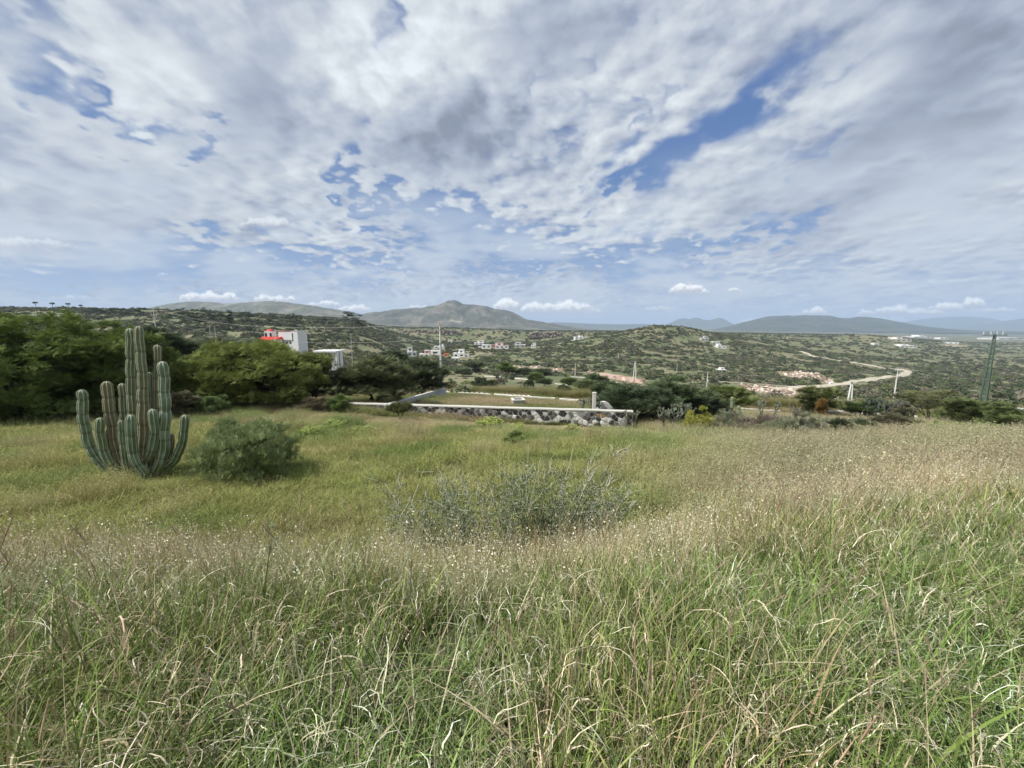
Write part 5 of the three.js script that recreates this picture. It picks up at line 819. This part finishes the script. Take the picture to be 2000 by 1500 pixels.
const far1 = pole('concrete_pole', 'slim grey pole left of the pink earth clearing', 1123, 710, 743, { r: 0.2, arms: [[0.99, 0.5, 0]], box: 0.1 });
pole('concrete_pole', 'short grey pole on the brushy hill left of the ladder pole', 1208, 690, 705, { from: 150, r: 0.25 });
const aframe = pole('concrete_pole', 'white twin legged ladder pole in front of pink earth', 1239, 705, 747, { twin: 0.75, r: 0.2, c: [0.66, 0.65, 0.62], arms: [[0.985, 1.8, -0.9]] });
const far2 = pole('concrete_pole', 'slim white pole rising behind the right mesquites', 1380, 727, 760, { r: 0.16, c: [0.62, 0.61, 0.59], box: 0.42, arms: [[0.98, 0.8, 0]] });
pole('concrete_pole', 'thin pole by the long brush strip in the middle valley', 1322, 709, 725, { r: 0.18, from: 120, arms: [[0.97, 1.2, 0]] });
const far3 = pole('concrete_pole', 'white twin legged pole beside the dirt road verge', 1658, 746, 795, { twin: 0.5, r: 0.16, c: [0.68, 0.67, 0.64], arms: [[0.99, 0.9, 0]] });
const far4 = pole('concrete_pole', 'white pole with crossarm and transformer left of the lattice tower', 1744, 722, 790, { r: 0.16, c: [0.66, 0.65, 0.62], box: 0.28, arms: [[0.975, 1.9, 0]] });
pole('concrete_pole', 'thin grey mast between red dome and tall white house', 542, 642, 662, { d: 196, r: 0.12, arms: [] });
pole('concrete_pole', 'pale thin pole standing above the olive mesquite thicket', 688, 652, 690, { d: 120, r: 0.13, arms: [[0.98, 0.6, 0]], c: [0.4, 0.4, 0.36] });
pole('concrete_pole', 'left of two tiny poles on the left ridge slope', 416, 636, 646, { d: 260, r: 0.16, arms: [[0.96, 1.6, 0]] });
pole('concrete_pole', 'right of two tiny poles on the left ridge slope', 426, 637, 648, { d: 262, r: 0.16, arms: [[0.96, 1.6, 0]] });
pole('green_post', 'green grey post at the right side of the flat roofed white house', 663, 688, 720, { d: 70, r: 0.1, arms: [], c: [0.12, 0.16, 0.1] });
{ // lattice tower
  const d = 80, pos = stand(1935, d), h = topFrom(pos, 1948, 653), root = thing('lattice_tower', pos, 0.5), c = [0.1, 0.15, 0.115], w = 0.5, wt = 0.13; tag(root, 'tall green steel lattice tower at the right edge of the valley', 'tower');
  const at = (sx, sz, t) => V(sx * lerp(w, wt, t), h * t, sz * lerp(w, wt, t)), legs = [[-1, -1], [1, -1], [1, 1], [-1, 1]];
  for (const [a, b2] of legs) { const b = new Buf(); b.tube([at(a, b2, -0.03), at(a, b2, 0.5), at(a, b2, 1)], [0.1, 0.09, 0.08], [0.1, 0.14, 0.105], 4); part('leg', b.geo(), MAT.plain, root); }
  const br = new Buf(), N = 16; for (let k = 0; k < N; k++) for (let i = 0; i < 4; i++) { const t0 = 1 - Math.pow(1 - k / N, 0.9), t1 = 1 - Math.pow(1 - (k + 1) / N, 0.9), p = legs[i], q = legs[(i + 1) % 4]; br.tube([at(...p, t0), at(...q, t1)], [0.04, 0.04], c, 4, false); br.tube([at(...q, t0), at(...p, t1)], [0.04, 0.04], c, 4, false); br.tube([at(...p, t1), at(...q, t1)], [0.04, 0.04], c, 4, false); } part('bracing', br.geo(), MAT.bark, root).userData.kind = 'stuff';
  const arm = new Buf(); arm.box(-0.2, h * 0.99, 0, 5.2, 0.16, 0.16, c, -0.5); const A = part('crossarm', arm.geo(), MAT.plain, root); for (const u of [-2.4, -0.9, 0.4, 1.6]) { const g = new Buf(), x = u * Math.cos(0.5), z = u * Math.sin(0.5); for (let k = 0; k < 4; k++) g.tube([V(x, h * 0.99 + 0.1 + k * 0.17, z), V(x, h * 0.99 + 0.2 + k * 0.17, z)], [0.11, 0.09], [0.5, 0.5, 0.48], 8); part('insulator', g.geo(), MAT.plain, A); }
}
function wire(label, a, b, sag, rad) { const pts = []; for (let i = 0; i <= 24; i++) { const t = i / 24, p = a.clone().lerp(b, t); p.y -= sag * 4 * t * (1 - t); pts.push(p); } const bf = new Buf(), o = pts[0].clone(); bf.tube(pts.map((p) => p.clone().sub(o)), pts.map(() => rad), [0.3, 0.3, 0.29], 4); const w = cast(new THREE.Mesh(bf.geo(), MAT.bark)); w.name = numbered('power_line'); w.position.copy(o); scene.add(w); tag(w, label, 'power line'); }
const topOf = (p, dx = 0, dy = -0.15) => V(p.pos.x + dx, p.pos.y + p.h + dy, p.pos.z);
wire('power line rising left from the concrete pole to the forked ridge pole', topOf(main), topOf(ypole, 1.1), 3.2, 0.028);
wire('lower power line from the concrete pole towards the left ridge', topOf(main, 0, -2.3), topOf(ypole, -1.1, -2.6), 4.2, 0.024);
wire('power line running right from the concrete pole to the slim pole', topOf(main), topOf(far1), 2.4, 0.032);
wire('power line from the slim pole to the ladder pole', topOf(far1), topOf(aframe, -1), 1.5, 0.03);
wire('power line across the valley from the twin pole to the transformer pole', topOf(far3), topOf(far4, -0.8), 0.6, 0.02);
wire('power line from the slim white pole to the transformer pole', topOf(far2), topOf(far4, 0.8), 1.5, 0.022);

/* ------------------------------------------------------------------ cacti and oddities of the middle ground */
for (const [label, px, d, py, w, n] of [['slim green column cactus beyond the yellow green bush', 1437, 33, 775, 7, 1], ['short column cactus right of the slim one', 1451, 32, 792, 7, 1]]) { const pos = stand(px, d), h = topFrom(pos, px, py), root = thing('column_cactus', pos, 0); tag(root, label, 'cactus'); part('stem', cactusStem([V(0, -0.2, 0), V(0.02, h * 0.5, 0), V(0, h, 0)], m(w, d) / 2, 7, { seed: px, wax: 0.4, tan: 0.2 }), CACT, root); }
function cholla(label, px, d, py, w, seed) { // jointed branching cactus
  const pos = stand(px, d), H = topFrom(pos, px, py), root = thing('branching_cactus', pos, 0), r = rng(seed), tr = new Buf(), jo = new Buf(), W = m(w, d); tag(root, label, 'cactus');
  const grow = (p, dir, l, k) => { const e = p.clone().addScaledVector(dir, l), rad = k > 2 ? 0.05 : 0.035; (k > 2 ? tr : jo).tube([p, p.clone().lerp(e, 0.5), e], k > 2 ? [rad, rad, rad * 0.9] : [rad * 0.45, rad * 0.8, rad * 0.5], vary(r, k > 2 ? [0.06, 0.055, 0.045] : [0.14, 0.155, 0.11], 0.35), 6); if (k > 0) for (let i = 0; i < 2 + (r() < 0.6 ? 1 : 0); i++) grow(e, dir.clone().multiplyScalar(0.5).add(V((r() - 0.5) * 1.7 * W / H, r() * 1.0, (r() - 0.5) * 1.7 * W / H)).normalize(), l * (0.62 + r() * 0.2), k - 1); };
  for (let i = 0; i < 2; i++) grow(V((i - 0.5) * 0.3, -0.1, 0), V((i - 0.5) * 0.4, 1, (r() - 0.5) * 0.3).normalize(), H * 0.34, 4);
  part('trunk', tr.geo(true), MAT.bark, root); part('joints', jo.geo(true), MAT.plain, root).userData.kind = 'stuff';
}
cholla('grey branching cactus left of the bright yellow green bush', 1312, 24, 789, 60, 81); cholla('two stemmed dark cactus tree with pale crown above the silvery scrub', 1506, 29, 774, 40, 82); cholla('small grey branching cactus at the right end of the stone wall', 1243, 25.6, 797, 20, 83); cholla('pale branching cactus poking out of the dark mesquites', 1338, 27, 782, 40, 84); cholla('spindly dark tree cactus left of the gate post', 1150, 29, 778, 22, 85);
function pear(label, px, d, base, py, w, seed, tint) { // prickly pear of flat pads
  const pos = d ? stand(px, d) : hit(px, base, 40), D = -pos.z, H = topFrom(pos, px, py), root = thing('prickly_pear', pos, 0), r = rng(seed), W = m(w, D); tag(root, label, 'cactus');
  const g = new THREE.SphereGeometry(1, 10, 8); g.scale(0.8, 1, 0.16); g.translate(0, 0.9, 0); const mats = [0, 1, 2].map(() => std({ color: new THREE.Color().setRGB(...vary(r, tint, 0.3)), roughness: 0.7 })), sz = Math.min(0.26, H * 0.16);
  for (let i = 0; i < 90; i++) { const x = (r() - 0.5) * W, top = H * Math.sqrt(1 - Math.pow(x / W * 2, 2) * 0.8), p = part('pad', g, mats[i % 3], root), s = sz * (0.7 + r() * 0.5); p.position.set(x, Math.max(0, (top - sz * 1.8) * Math.sqrt(r())), (r() - 0.5) * W * 0.5); p.rotation.set((r() - 0.5) * 1.2, r() * 6.3, (r() - 0.5) * 1.4); p.scale.setScalar(s); }
}
pear('dark prickly pear thicket at the foot of the transformer pole', 1724, 45, 0, 772, 44, 91, [0.045, 0.06, 0.04]); pear('greyer prickly pear thicket right of the dark one', 1775, 44, 0, 778, 40, 92, [0.065, 0.066, 0.048]); pear('prickly pear clump below the bright green round bush', 988, 0, 741, 730, 20, 93, [0.075, 0.105, 0.055]);
{ const pos = stand(1567, 26), h = topFrom(pos, 1567, 804), root = thing('tree_stump', pos, 0), b = new Buf(); tag(root, 'broken grey stump with bare branches on the field edge', 'stump'); b.tube([V(0, -0.2, 0), V(0.03, h * 0.5, 0), V(-0.02, h, 0)], [0.16, 0.12, 0.09], [0.12, 0.1, 0.085], 8); part('trunk', b.geo(true), MAT.bark, root); const c = new Buf(), r = rng(95); for (let i = 0; i < 6; i++) { const a = r() * 6.3; c.tube([V(0, h * (0.5 + r() * 0.4), 0), V(Math.cos(a) * 0.3, h * (0.9 + r() * 0.3), Math.sin(a) * 0.3), V(Math.cos(a) * 0.6, h * (0.9 + r() * 0.6), Math.sin(a) * 0.5)], [0.035, 0.025, 0.012], [0.16, 0.14, 0.12], 5); } part('branch', c.geo(true), MAT.bark, root); }

/* ------------------------------------------------------------------ trees along the left ridge */
function palm(label, px, top, d, seed, h0) { const pos = stand(px, d), H = Math.max(3, topFrom(pos, px, top)), root = thing('palm_tree', pos, 0), r = rng(seed), t = new Buf(), c = new Buf(); tag(root, label, 'palm'); t.tube([V(0, -0.5, 0), V(0.1, H * 0.5, 0), V(0, H * 0.86, 0)], [0.3, 0.24, 0.2], [0.07, 0.06, 0.05], 6); for (let i = 0; i < 46; i++) { const a = r() * 6.28, e = (r() - 0.25) * 1.3, l = H * 0.18, p = V(0, H * 0.86, 0), dx = Math.cos(a) * Math.cos(e), dz = Math.sin(a) * Math.cos(e), dy = Math.sin(e), w = 0.28; const k0 = c.v(p.x - dz * 0.1, p.y, p.z + dx * 0.1, [0.04, 0.055, 0.03]), k1 = c.v(p.x + dx * l * 0.6 - dz * w, p.y + dy * l * 0.7, p.z + dz * l * 0.6 + dx * w, [0.045, 0.06, 0.03]), k2 = c.v(p.x + dx * l, p.y + dy * l * 0.7 - l * 0.12, p.z + dz * l, [0.04, 0.055, 0.03]), k3 = c.v(p.x + dx * l * 0.6 + dz * w, p.y + dy * l * 0.7, p.z + dz * l * 0.6 - dx * w, [0.045, 0.06, 0.03]); c.f(k0, k1, k2, k0, k2, k3); } part('trunk', t.geo(true), MAT.bark, root); part('crown', c.geo(), MAT.leaf, root); }
palm('leftmost of three fan palms on the left ridge skyline', 88, 588, 430, 1); palm('middle fan palm on the left ridge skyline', 120, 589.5, 430, 2); palm('fan palm right of the long ridge building', 150, 590.5, 430, 3); palm('short palm at the right end of the palm row', 174, 594, 430, 4);
{ const tall = (label, px, top, d, w, seed) => { const pos = stand(px, d), H = topFrom(pos, px, top); tree('ridge_tree', 'tree', label, { pos, H, W: m(w, d), tint: [0.045, 0.06, 0.034], seed, trunkR: 0.25, lobes: 16, sprays: 20, size: 1.6, base: 0.3, stems: 1 }); };
  [['big lone tree breaking the skyline left of the grey mountain', 687, 603, 420, 26], ['dark ridge tree right of the lone skyline tree', 706, 615, 420, 26], ['broad dark tree at the left of the ridge grove', 372, 602, 330, 44], ['dark broad tree in the middle of the ridge grove', 408, 600, 340, 40], ['broad dark tree at the right of the ridge grove', 440, 604, 335, 40], ['low dark tree on the skyline left of the ridge grove', 245, 600, 400, 40], ['round tree on the skyline above the cactus', 280, 602, 400, 34], ['dark tree of the ridge line, left end of the right group', 490, 611, 400, 36], ['low dark tree of the ridge line, middle of the right group', 530, 612, 400, 40], ['dark tree of the ridge line, right end of the right group', 575, 612, 410, 36], ['low dark ridge tree left of the lone skyline tree', 640, 617, 420, 40], ['small dark tree on the skyline near the palms', 205, 601, 420, 30]].forEach((a, i) => tall(...a, 700 + i));
  for (const [label, px] of [['left of a pair of dark cypresses on the ridge', 455], ['right of a pair of dark cypresses on the ridge', 460]]) { const pos = stand(px, 345), H = topFrom(pos, px, 601); tree('cypress_tree', 'tree', label, { pos, H, W: m(4.6, 345), tint: [0.03, 0.045, 0.025], seed: px, trunkR: 0.2, lobes: 22, sprays: 14, size: 0.9, base: 0.05, lump: 2.2, flat: 1.4 }); } }

/* ------------------------------------------------------------------ brush on the slopes: the largest one by one, the rest as one mass */
{
  const r = rng(4242), all = [], cell = new Map(), key = (x, z) => Math.round(x / 25) + ':' + Math.round(z / 25);
  for (const q of clear) for (let i = -1; i <= 1; i++) for (let j = -1; j <= 1; j++) { const k = key(q[0] + i * 25, q[1] + j * 25); if (!cell.has(k)) cell.set(k, []); cell.get(k).push(q); }
  const blocked = (x, z) => (cell.get(key(x, z)) ?? []).some(([cx, cz, w, front]) => { const d = Math.hypot(cx, cz), ux = cx / d, uz = cz / d, along = (x - cx) * ux + (z - cz) * uz, across = Math.abs((z - cz) * ux - (x - cx) * uz); return across < w && along < w && along > -w - front; });
  const tints = [[0.122, 0.15, 0.074], [0.165, 0.182, 0.098], [0.09, 0.11, 0.058], [0.195, 0.182, 0.132], [0.145, 0.185, 0.072]];
  for (let i = 0; i < 150000; i++) {
    const a = (r() - 0.5) * 2 * 1.0, far = i > 105000, d = far ? Math.sqrt(lerp(810000, 7300000, r())) : Math.sqrt(lerp(4200, 810000, r())), x = Math.sin(a) * d, z = -Math.cos(a) * d;
    const px = 1000 + 750 * Math.tan(a), open = px > 840 && px < 1320 && d < 210 ? 0.92 : px >= 1320 && d < 130 ? 0.9 : d < 110 ? 0.5 : 0;
    const lawn = smooth(0.12, 0.4, fbm(x * 0.006 + 11, z * 0.006, 3)), k = fbm(x * 0.03, z * 0.03, 3);
    if (blocked(x, z) || r() < open || r() < lawn * (d > 430 && px < 1130 ? 0.1 : 0.8) || k * 2.3 + r() * 0.9 < 0.1) continue;
    const s = (far ? 1.8 + r() * 2.8 : 0.55 + Math.pow(r(), 2.8) * 2.7) * (d < 200 ? 0.8 : 1);
    all.push({ x, z, s, d, a, t: Math.floor(clamp((k + 0.4) * 3 + r() * 2.4, 0, 4.9)), g: Math.floor(r() * 4), px });
  }
  const seen = (q) => { const y = ground(q.x, q.z) + q.s * 0.7; for (let i = 1; i < 26; i++) { const t = Math.pow(i / 26, 1.5) * 0.97; if (ground(q.x * t, q.z * t) + 0.3 > lerp(EYE, y, t)) return false; } return true; };
  const cand = all.filter((q) => q.px > 20 && q.px < 1980 && q.d < 420).sort((u, v) => v.s / v.d - u.s / u.d), one = new Set();
  for (const q of cand) { if (one.size >= 230) break; if (q.px < 760 && q.d < 150) continue; if (seen(q)) one.add(q); }
  const mats = tints.map((t, i) => { const q = leafMat('brush leaves ' + i, 0.25); q.color = new THREE.Color().setRGB(...t); return q; });
  const kinds = [['deep green', 'shrubs'], ['olive', 'shrubs'], ['dark', 'shrubs'], ['brownish', 'shrubs'], ['fresh green', 'shrubs']], proto = {};
  for (const q of one) {
    const key = q.t + '/' + q.g, zone = [[760, 'on the slope left of the village'], [905, 'below the white village'], [985, 'on the plot left of the well head'], [1090, 'on the plot right of the well head'], [1180, 'around the slim grey pole'], [1290, 'by the white ladder pole'], [1400, 'around the slim white pole behind the mesquites'], [1560, 'by the pink rubble under the dirt road'], [1700, 'around the white twin legged pole'], [1800, 'around the transformer pole'], [3000, 'near the lattice tower']].find((e) => q.px < e[0])[1], reg = (q.d < 105 ? 'nearer rows ' : q.d < 160 ? 'middle rows ' : 'far rows ') + zone, size = q.s > 2.1 ? 'big' : q.s > 1.4 ? 'mid sized' : 'low';
    if (!proto[key]) { proto[key] = new THREE.Mesh(shrubGeo[q.g], mats[q.t]); cast(proto[key]); }
    const o = proto[key].clone(); o.name = numbered('shrub'); o.position.set(q.x, ground(q.x, q.z) - 0.08, q.z); o.rotation.y = r() * 6.28; o.scale.set(q.s, q.s * (0.8 + 0.4 * r()), q.s); scene.add(o); tag(o, `${size} ${kinds[q.t][0]} shrub, ${reg}`, 'shrub', `${size} ${kinds[q.t][0]} shrubs, ${reg}`);
  }
  const rest = [new Copies(), new Copies(), new Copies(), new Copies()];
  for (const q of all) if (!one.has(q)) { const c = vary(r, tints[q.t], 0.18); rest[q.g].add(q.x, ground(q.x, q.z) - 0.08 * q.s, q.z, 0, r() * 6.28, 0, q.s, q.s * (0.75 + 0.4 * r()), q.s, c); }
  const brush = new THREE.Group(); brush.name = 'hill_brush'; scene.add(brush); tag(brush, 'dense scrub covering the hills and valley floor', 'brush', null, 'stuff');
  const w = leafMat('brush', 0.25); rest.forEach((c, i) => { const o = c.build('shrub_mass', shrubGeo[i], w, brush); o.userData.kind = 'stuff'; });
}

/* ------------------------------------------------------------------ grass */
{
  const r = rng(2024), near = tallGeo.map(() => new Copies()), crests = crestGeo.map(() => new Copies()), green = meadowGeo.map(() => new Copies()), dry = dryGeo.map(() => new Copies()), rough = meadowGeo.map(() => new Copies());
  const GM = new THREE.Matrix4();
  function put(list, x, z, s, sy, tint, reach) { // a patch follows the slope of its ground but its blades stay upright
    const e = reach ?? 0.4 * s, y = ground(x, z) - 0.02, gx = (ground(x + e, z) - ground(x - e, z)) / (2 * e), gz = (ground(x, z + e) - ground(x, z - e)) / (2 * e), a = r() * 6.28, c = Math.cos(a) * s, n = Math.sin(a) * s, mir = r() < 0.5 ? -1 : 1, l = pick(r, list);
    GM.set(c * mir, 0, n, x, gx * c * mir - gz * n * mir, sy, gx * n + gz * c, y, -n * mir, 0, c, z, 0, 0, 0, 1);
    for (let i = 0; i < 16; i++) l.m.push(GM.elements[i]); l.c.push(tint[0], tint[1], tint[2]);
  }
  const edge = (x, z) => { const u = x / (-z + 0.4); return lerp(3.0, 4.7, smooth(-0.1, 1.0, u)) + fbm(x * 0.7 + 20, z * 0.7, 3) * 0.7; };
  for (let d = 0.15; d < 6; d += 0.36) for (let x = -1.5 * d - 1.6; x < 1.5 * d + 1.6; x += 0.42) { // tall grass round the viewer and down the bank
    const X = x + (r() - 0.5) * 0.36, Z = -d + (r() - 0.5) * 0.32, D = -Z, e = edge(X, Z); if (D > e + r() * 0.5) continue; if (D < 2.4 && fbm(X * 1.5 + 7, Z * 1.5, 2) < -0.3 && r() < 0.7) continue;
    const n = fbm(X * 0.8 + 20, Z * 0.8, 3), crest = smooth(e - 1.1, e - 0.3, D), k = 0.9 + 0.22 * r();
    const top = r() < crest * 0.85; put(top ? crests : near, X, Z, 1, clamp(lerp(1.06, 0.98, smooth(0.9, 2.6, D)) * (1 + n * 0.6), 0.5, 1.6), vary(r, [1.02 + n * 0.22, 1, 0.98], 0.1).map((v) => v * k * (top ? 1.22 : 1)));
  }
  for (let d = 2.6; d < 38; d += 0.5 * (0.72 + d * 0.045)) { // the field below
    const st = 0.6 * (0.72 + d * 0.045);
    for (let x = -1.5 * d - 2; x < 1.5 * d + 2; x += st) {
      const X = x + (r() - 0.5) * st, Z = -d + (r() - 0.5) * st, D = -Z; if (D < edge(X, Z) - 0.6) continue; if (D > 25.5 && X > -14 && X < 9) continue;
      const u = X / D, right = smooth(0.26, 0.7, u + noise(X * 0.2, Z * 0.2) * 0.3), n = fbm(X * 0.28 + 3, Z * 0.28, 4), n2 = noise(X * 1.1, Z * 1.1), wall = smooth(15, 22, D) * (1 - right), s = (0.85 + r() * 0.3) * (0.72 + d * 0.045), k = 0.8 + 0.36 * r();
      let c = [lerp(0.25, 0.27, right), lerp(0.272, 0.255, right), lerp(0.08, 0.12, right)];
      const low = X > -9 && X < 9 ? 1 - 0.62 * smooth(17, 23, D) : 1, dr = clamp(smooth(0.05, 0.6, n) * 0.5 + wall * 0.5); c = [lerp(c[0], 0.3, dr), lerp(c[1], 0.25, dr), lerp(c[2], 0.12, dr)];
      const lush = smooth(0.0, 0.4, -n + n2 * 0.5) * (1 - right * 0.7); c = [lerp(c[0], 0.15, lush), lerp(c[1], 0.205, lush), lerp(c[2], 0.05, lush)];
      put(r() < clamp(right * 1.1 + wall * 0.45 + (n > 0.32 ? 0.25 : 0)) ? dry : green, X, Z, s, (0.6 + r() * 0.6) * (0.75 + n2 * 0.5 + d * 0.012) * lerp(1, 1.25, right) * low, vary(r, c, 0.12).map((v) => v * k));
    }
  }
  const keep = []; for (const l of [[[872, 767], [1130, 784]], [[1440, 799], [1524, 804]], [[1600, 804], [1790, 816]], [[945, 735], [1035, 742]], [[1684, 800.5], [1732, 802]], [[1840, 817], [1872, 818]], [[1958, 796.5], [2010, 806]]]) { const A = hit(l[0][0], l[0][1], 20), B = hit(l[1][0], l[1][1], 20); for (let i = 0; i <= 30; i++) keep.push(A.clone().lerp(B, i / 30)); }
  for (let i = 0; i < 15000; i++) { // rough grass of the plots beyond the walls
    const d = 27 + 95 * Math.pow(r(), 1.3), x = (r() * 2 - 1) * 1.45 * d, z = -d; let tall = 1; for (const q of keep) { const dx = x - q.x * d / -q.z, dz = -q.z - d; if (Math.abs(dx) < 2.5 && dz > -1 && dz < 9) tall = Math.min(tall, 0.3); }
    const n = fbm(x * 0.09 + 3, z * 0.09, 4), s = (0.8 + r() * 0.5) * (0.9 + d * 0.028), dr = smooth(-0.2, 0.35, n), c = vary(r, [lerp(0.16, 0.3, dr), lerp(0.185, 0.255, dr), lerp(0.055, 0.125, dr)], 0.15); put(rough, x, z, s, (0.8 + r() * 0.5) * (0.8 + d * 0.006) * tall, c, 0.6);
  }
  for (const line of [[[872, 764], [960, 769], [1040, 774], [1130, 780], [1200, 786]], [[1440, 796], [1520, 800], [1600, 800], [1700, 805], [1790, 811]]]) { const P = line.map(([a, b]) => hit(a, b, 25)); for (let i = 0; i < 420; i++) { const t = r() * (P.length - 1), k = Math.min(P.length - 2, Math.floor(t)), p = P[k].clone().lerp(P[k + 1], t - k); put(rough, p.x, p.z - 1.4 - r() * 1.6, 1.6 + r(), 2.2 + r() * 1.4, vary(r, pick(r, [[0.17, 0.17, 0.05], [0.2, 0.18, 0.065], [0.135, 0.16, 0.045]]), 0.2), 0.5); } }
  const emit = (name, label, list, geos, more) => { const g = new THREE.Group(); g.name = name; scene.add(g); tag(g, label, 'grass', null, 'stuff'); for (const [L, S] of [[list, geos], ...(more ?? [])]) L.forEach((c, i) => { if (c.n) c.build('patch', S[i], MAT.blade, g).userData.kind = 'stuff'; }); };
  emit('tall_grass', 'tall green grass with straw blades and seed heads filling the foreground', near, tallGeo, [[crests, crestGeo]]);
  emit('meadow_grass', 'yellow green and tan meadow grass over the sloping field', green, meadowGeo, [[dry, dryGeo]]);
  emit('plot_grass', 'rough grass of the walled plots and banks beyond the stone wall', rough, meadowGeo);
}
renderer.render(scene, camera);
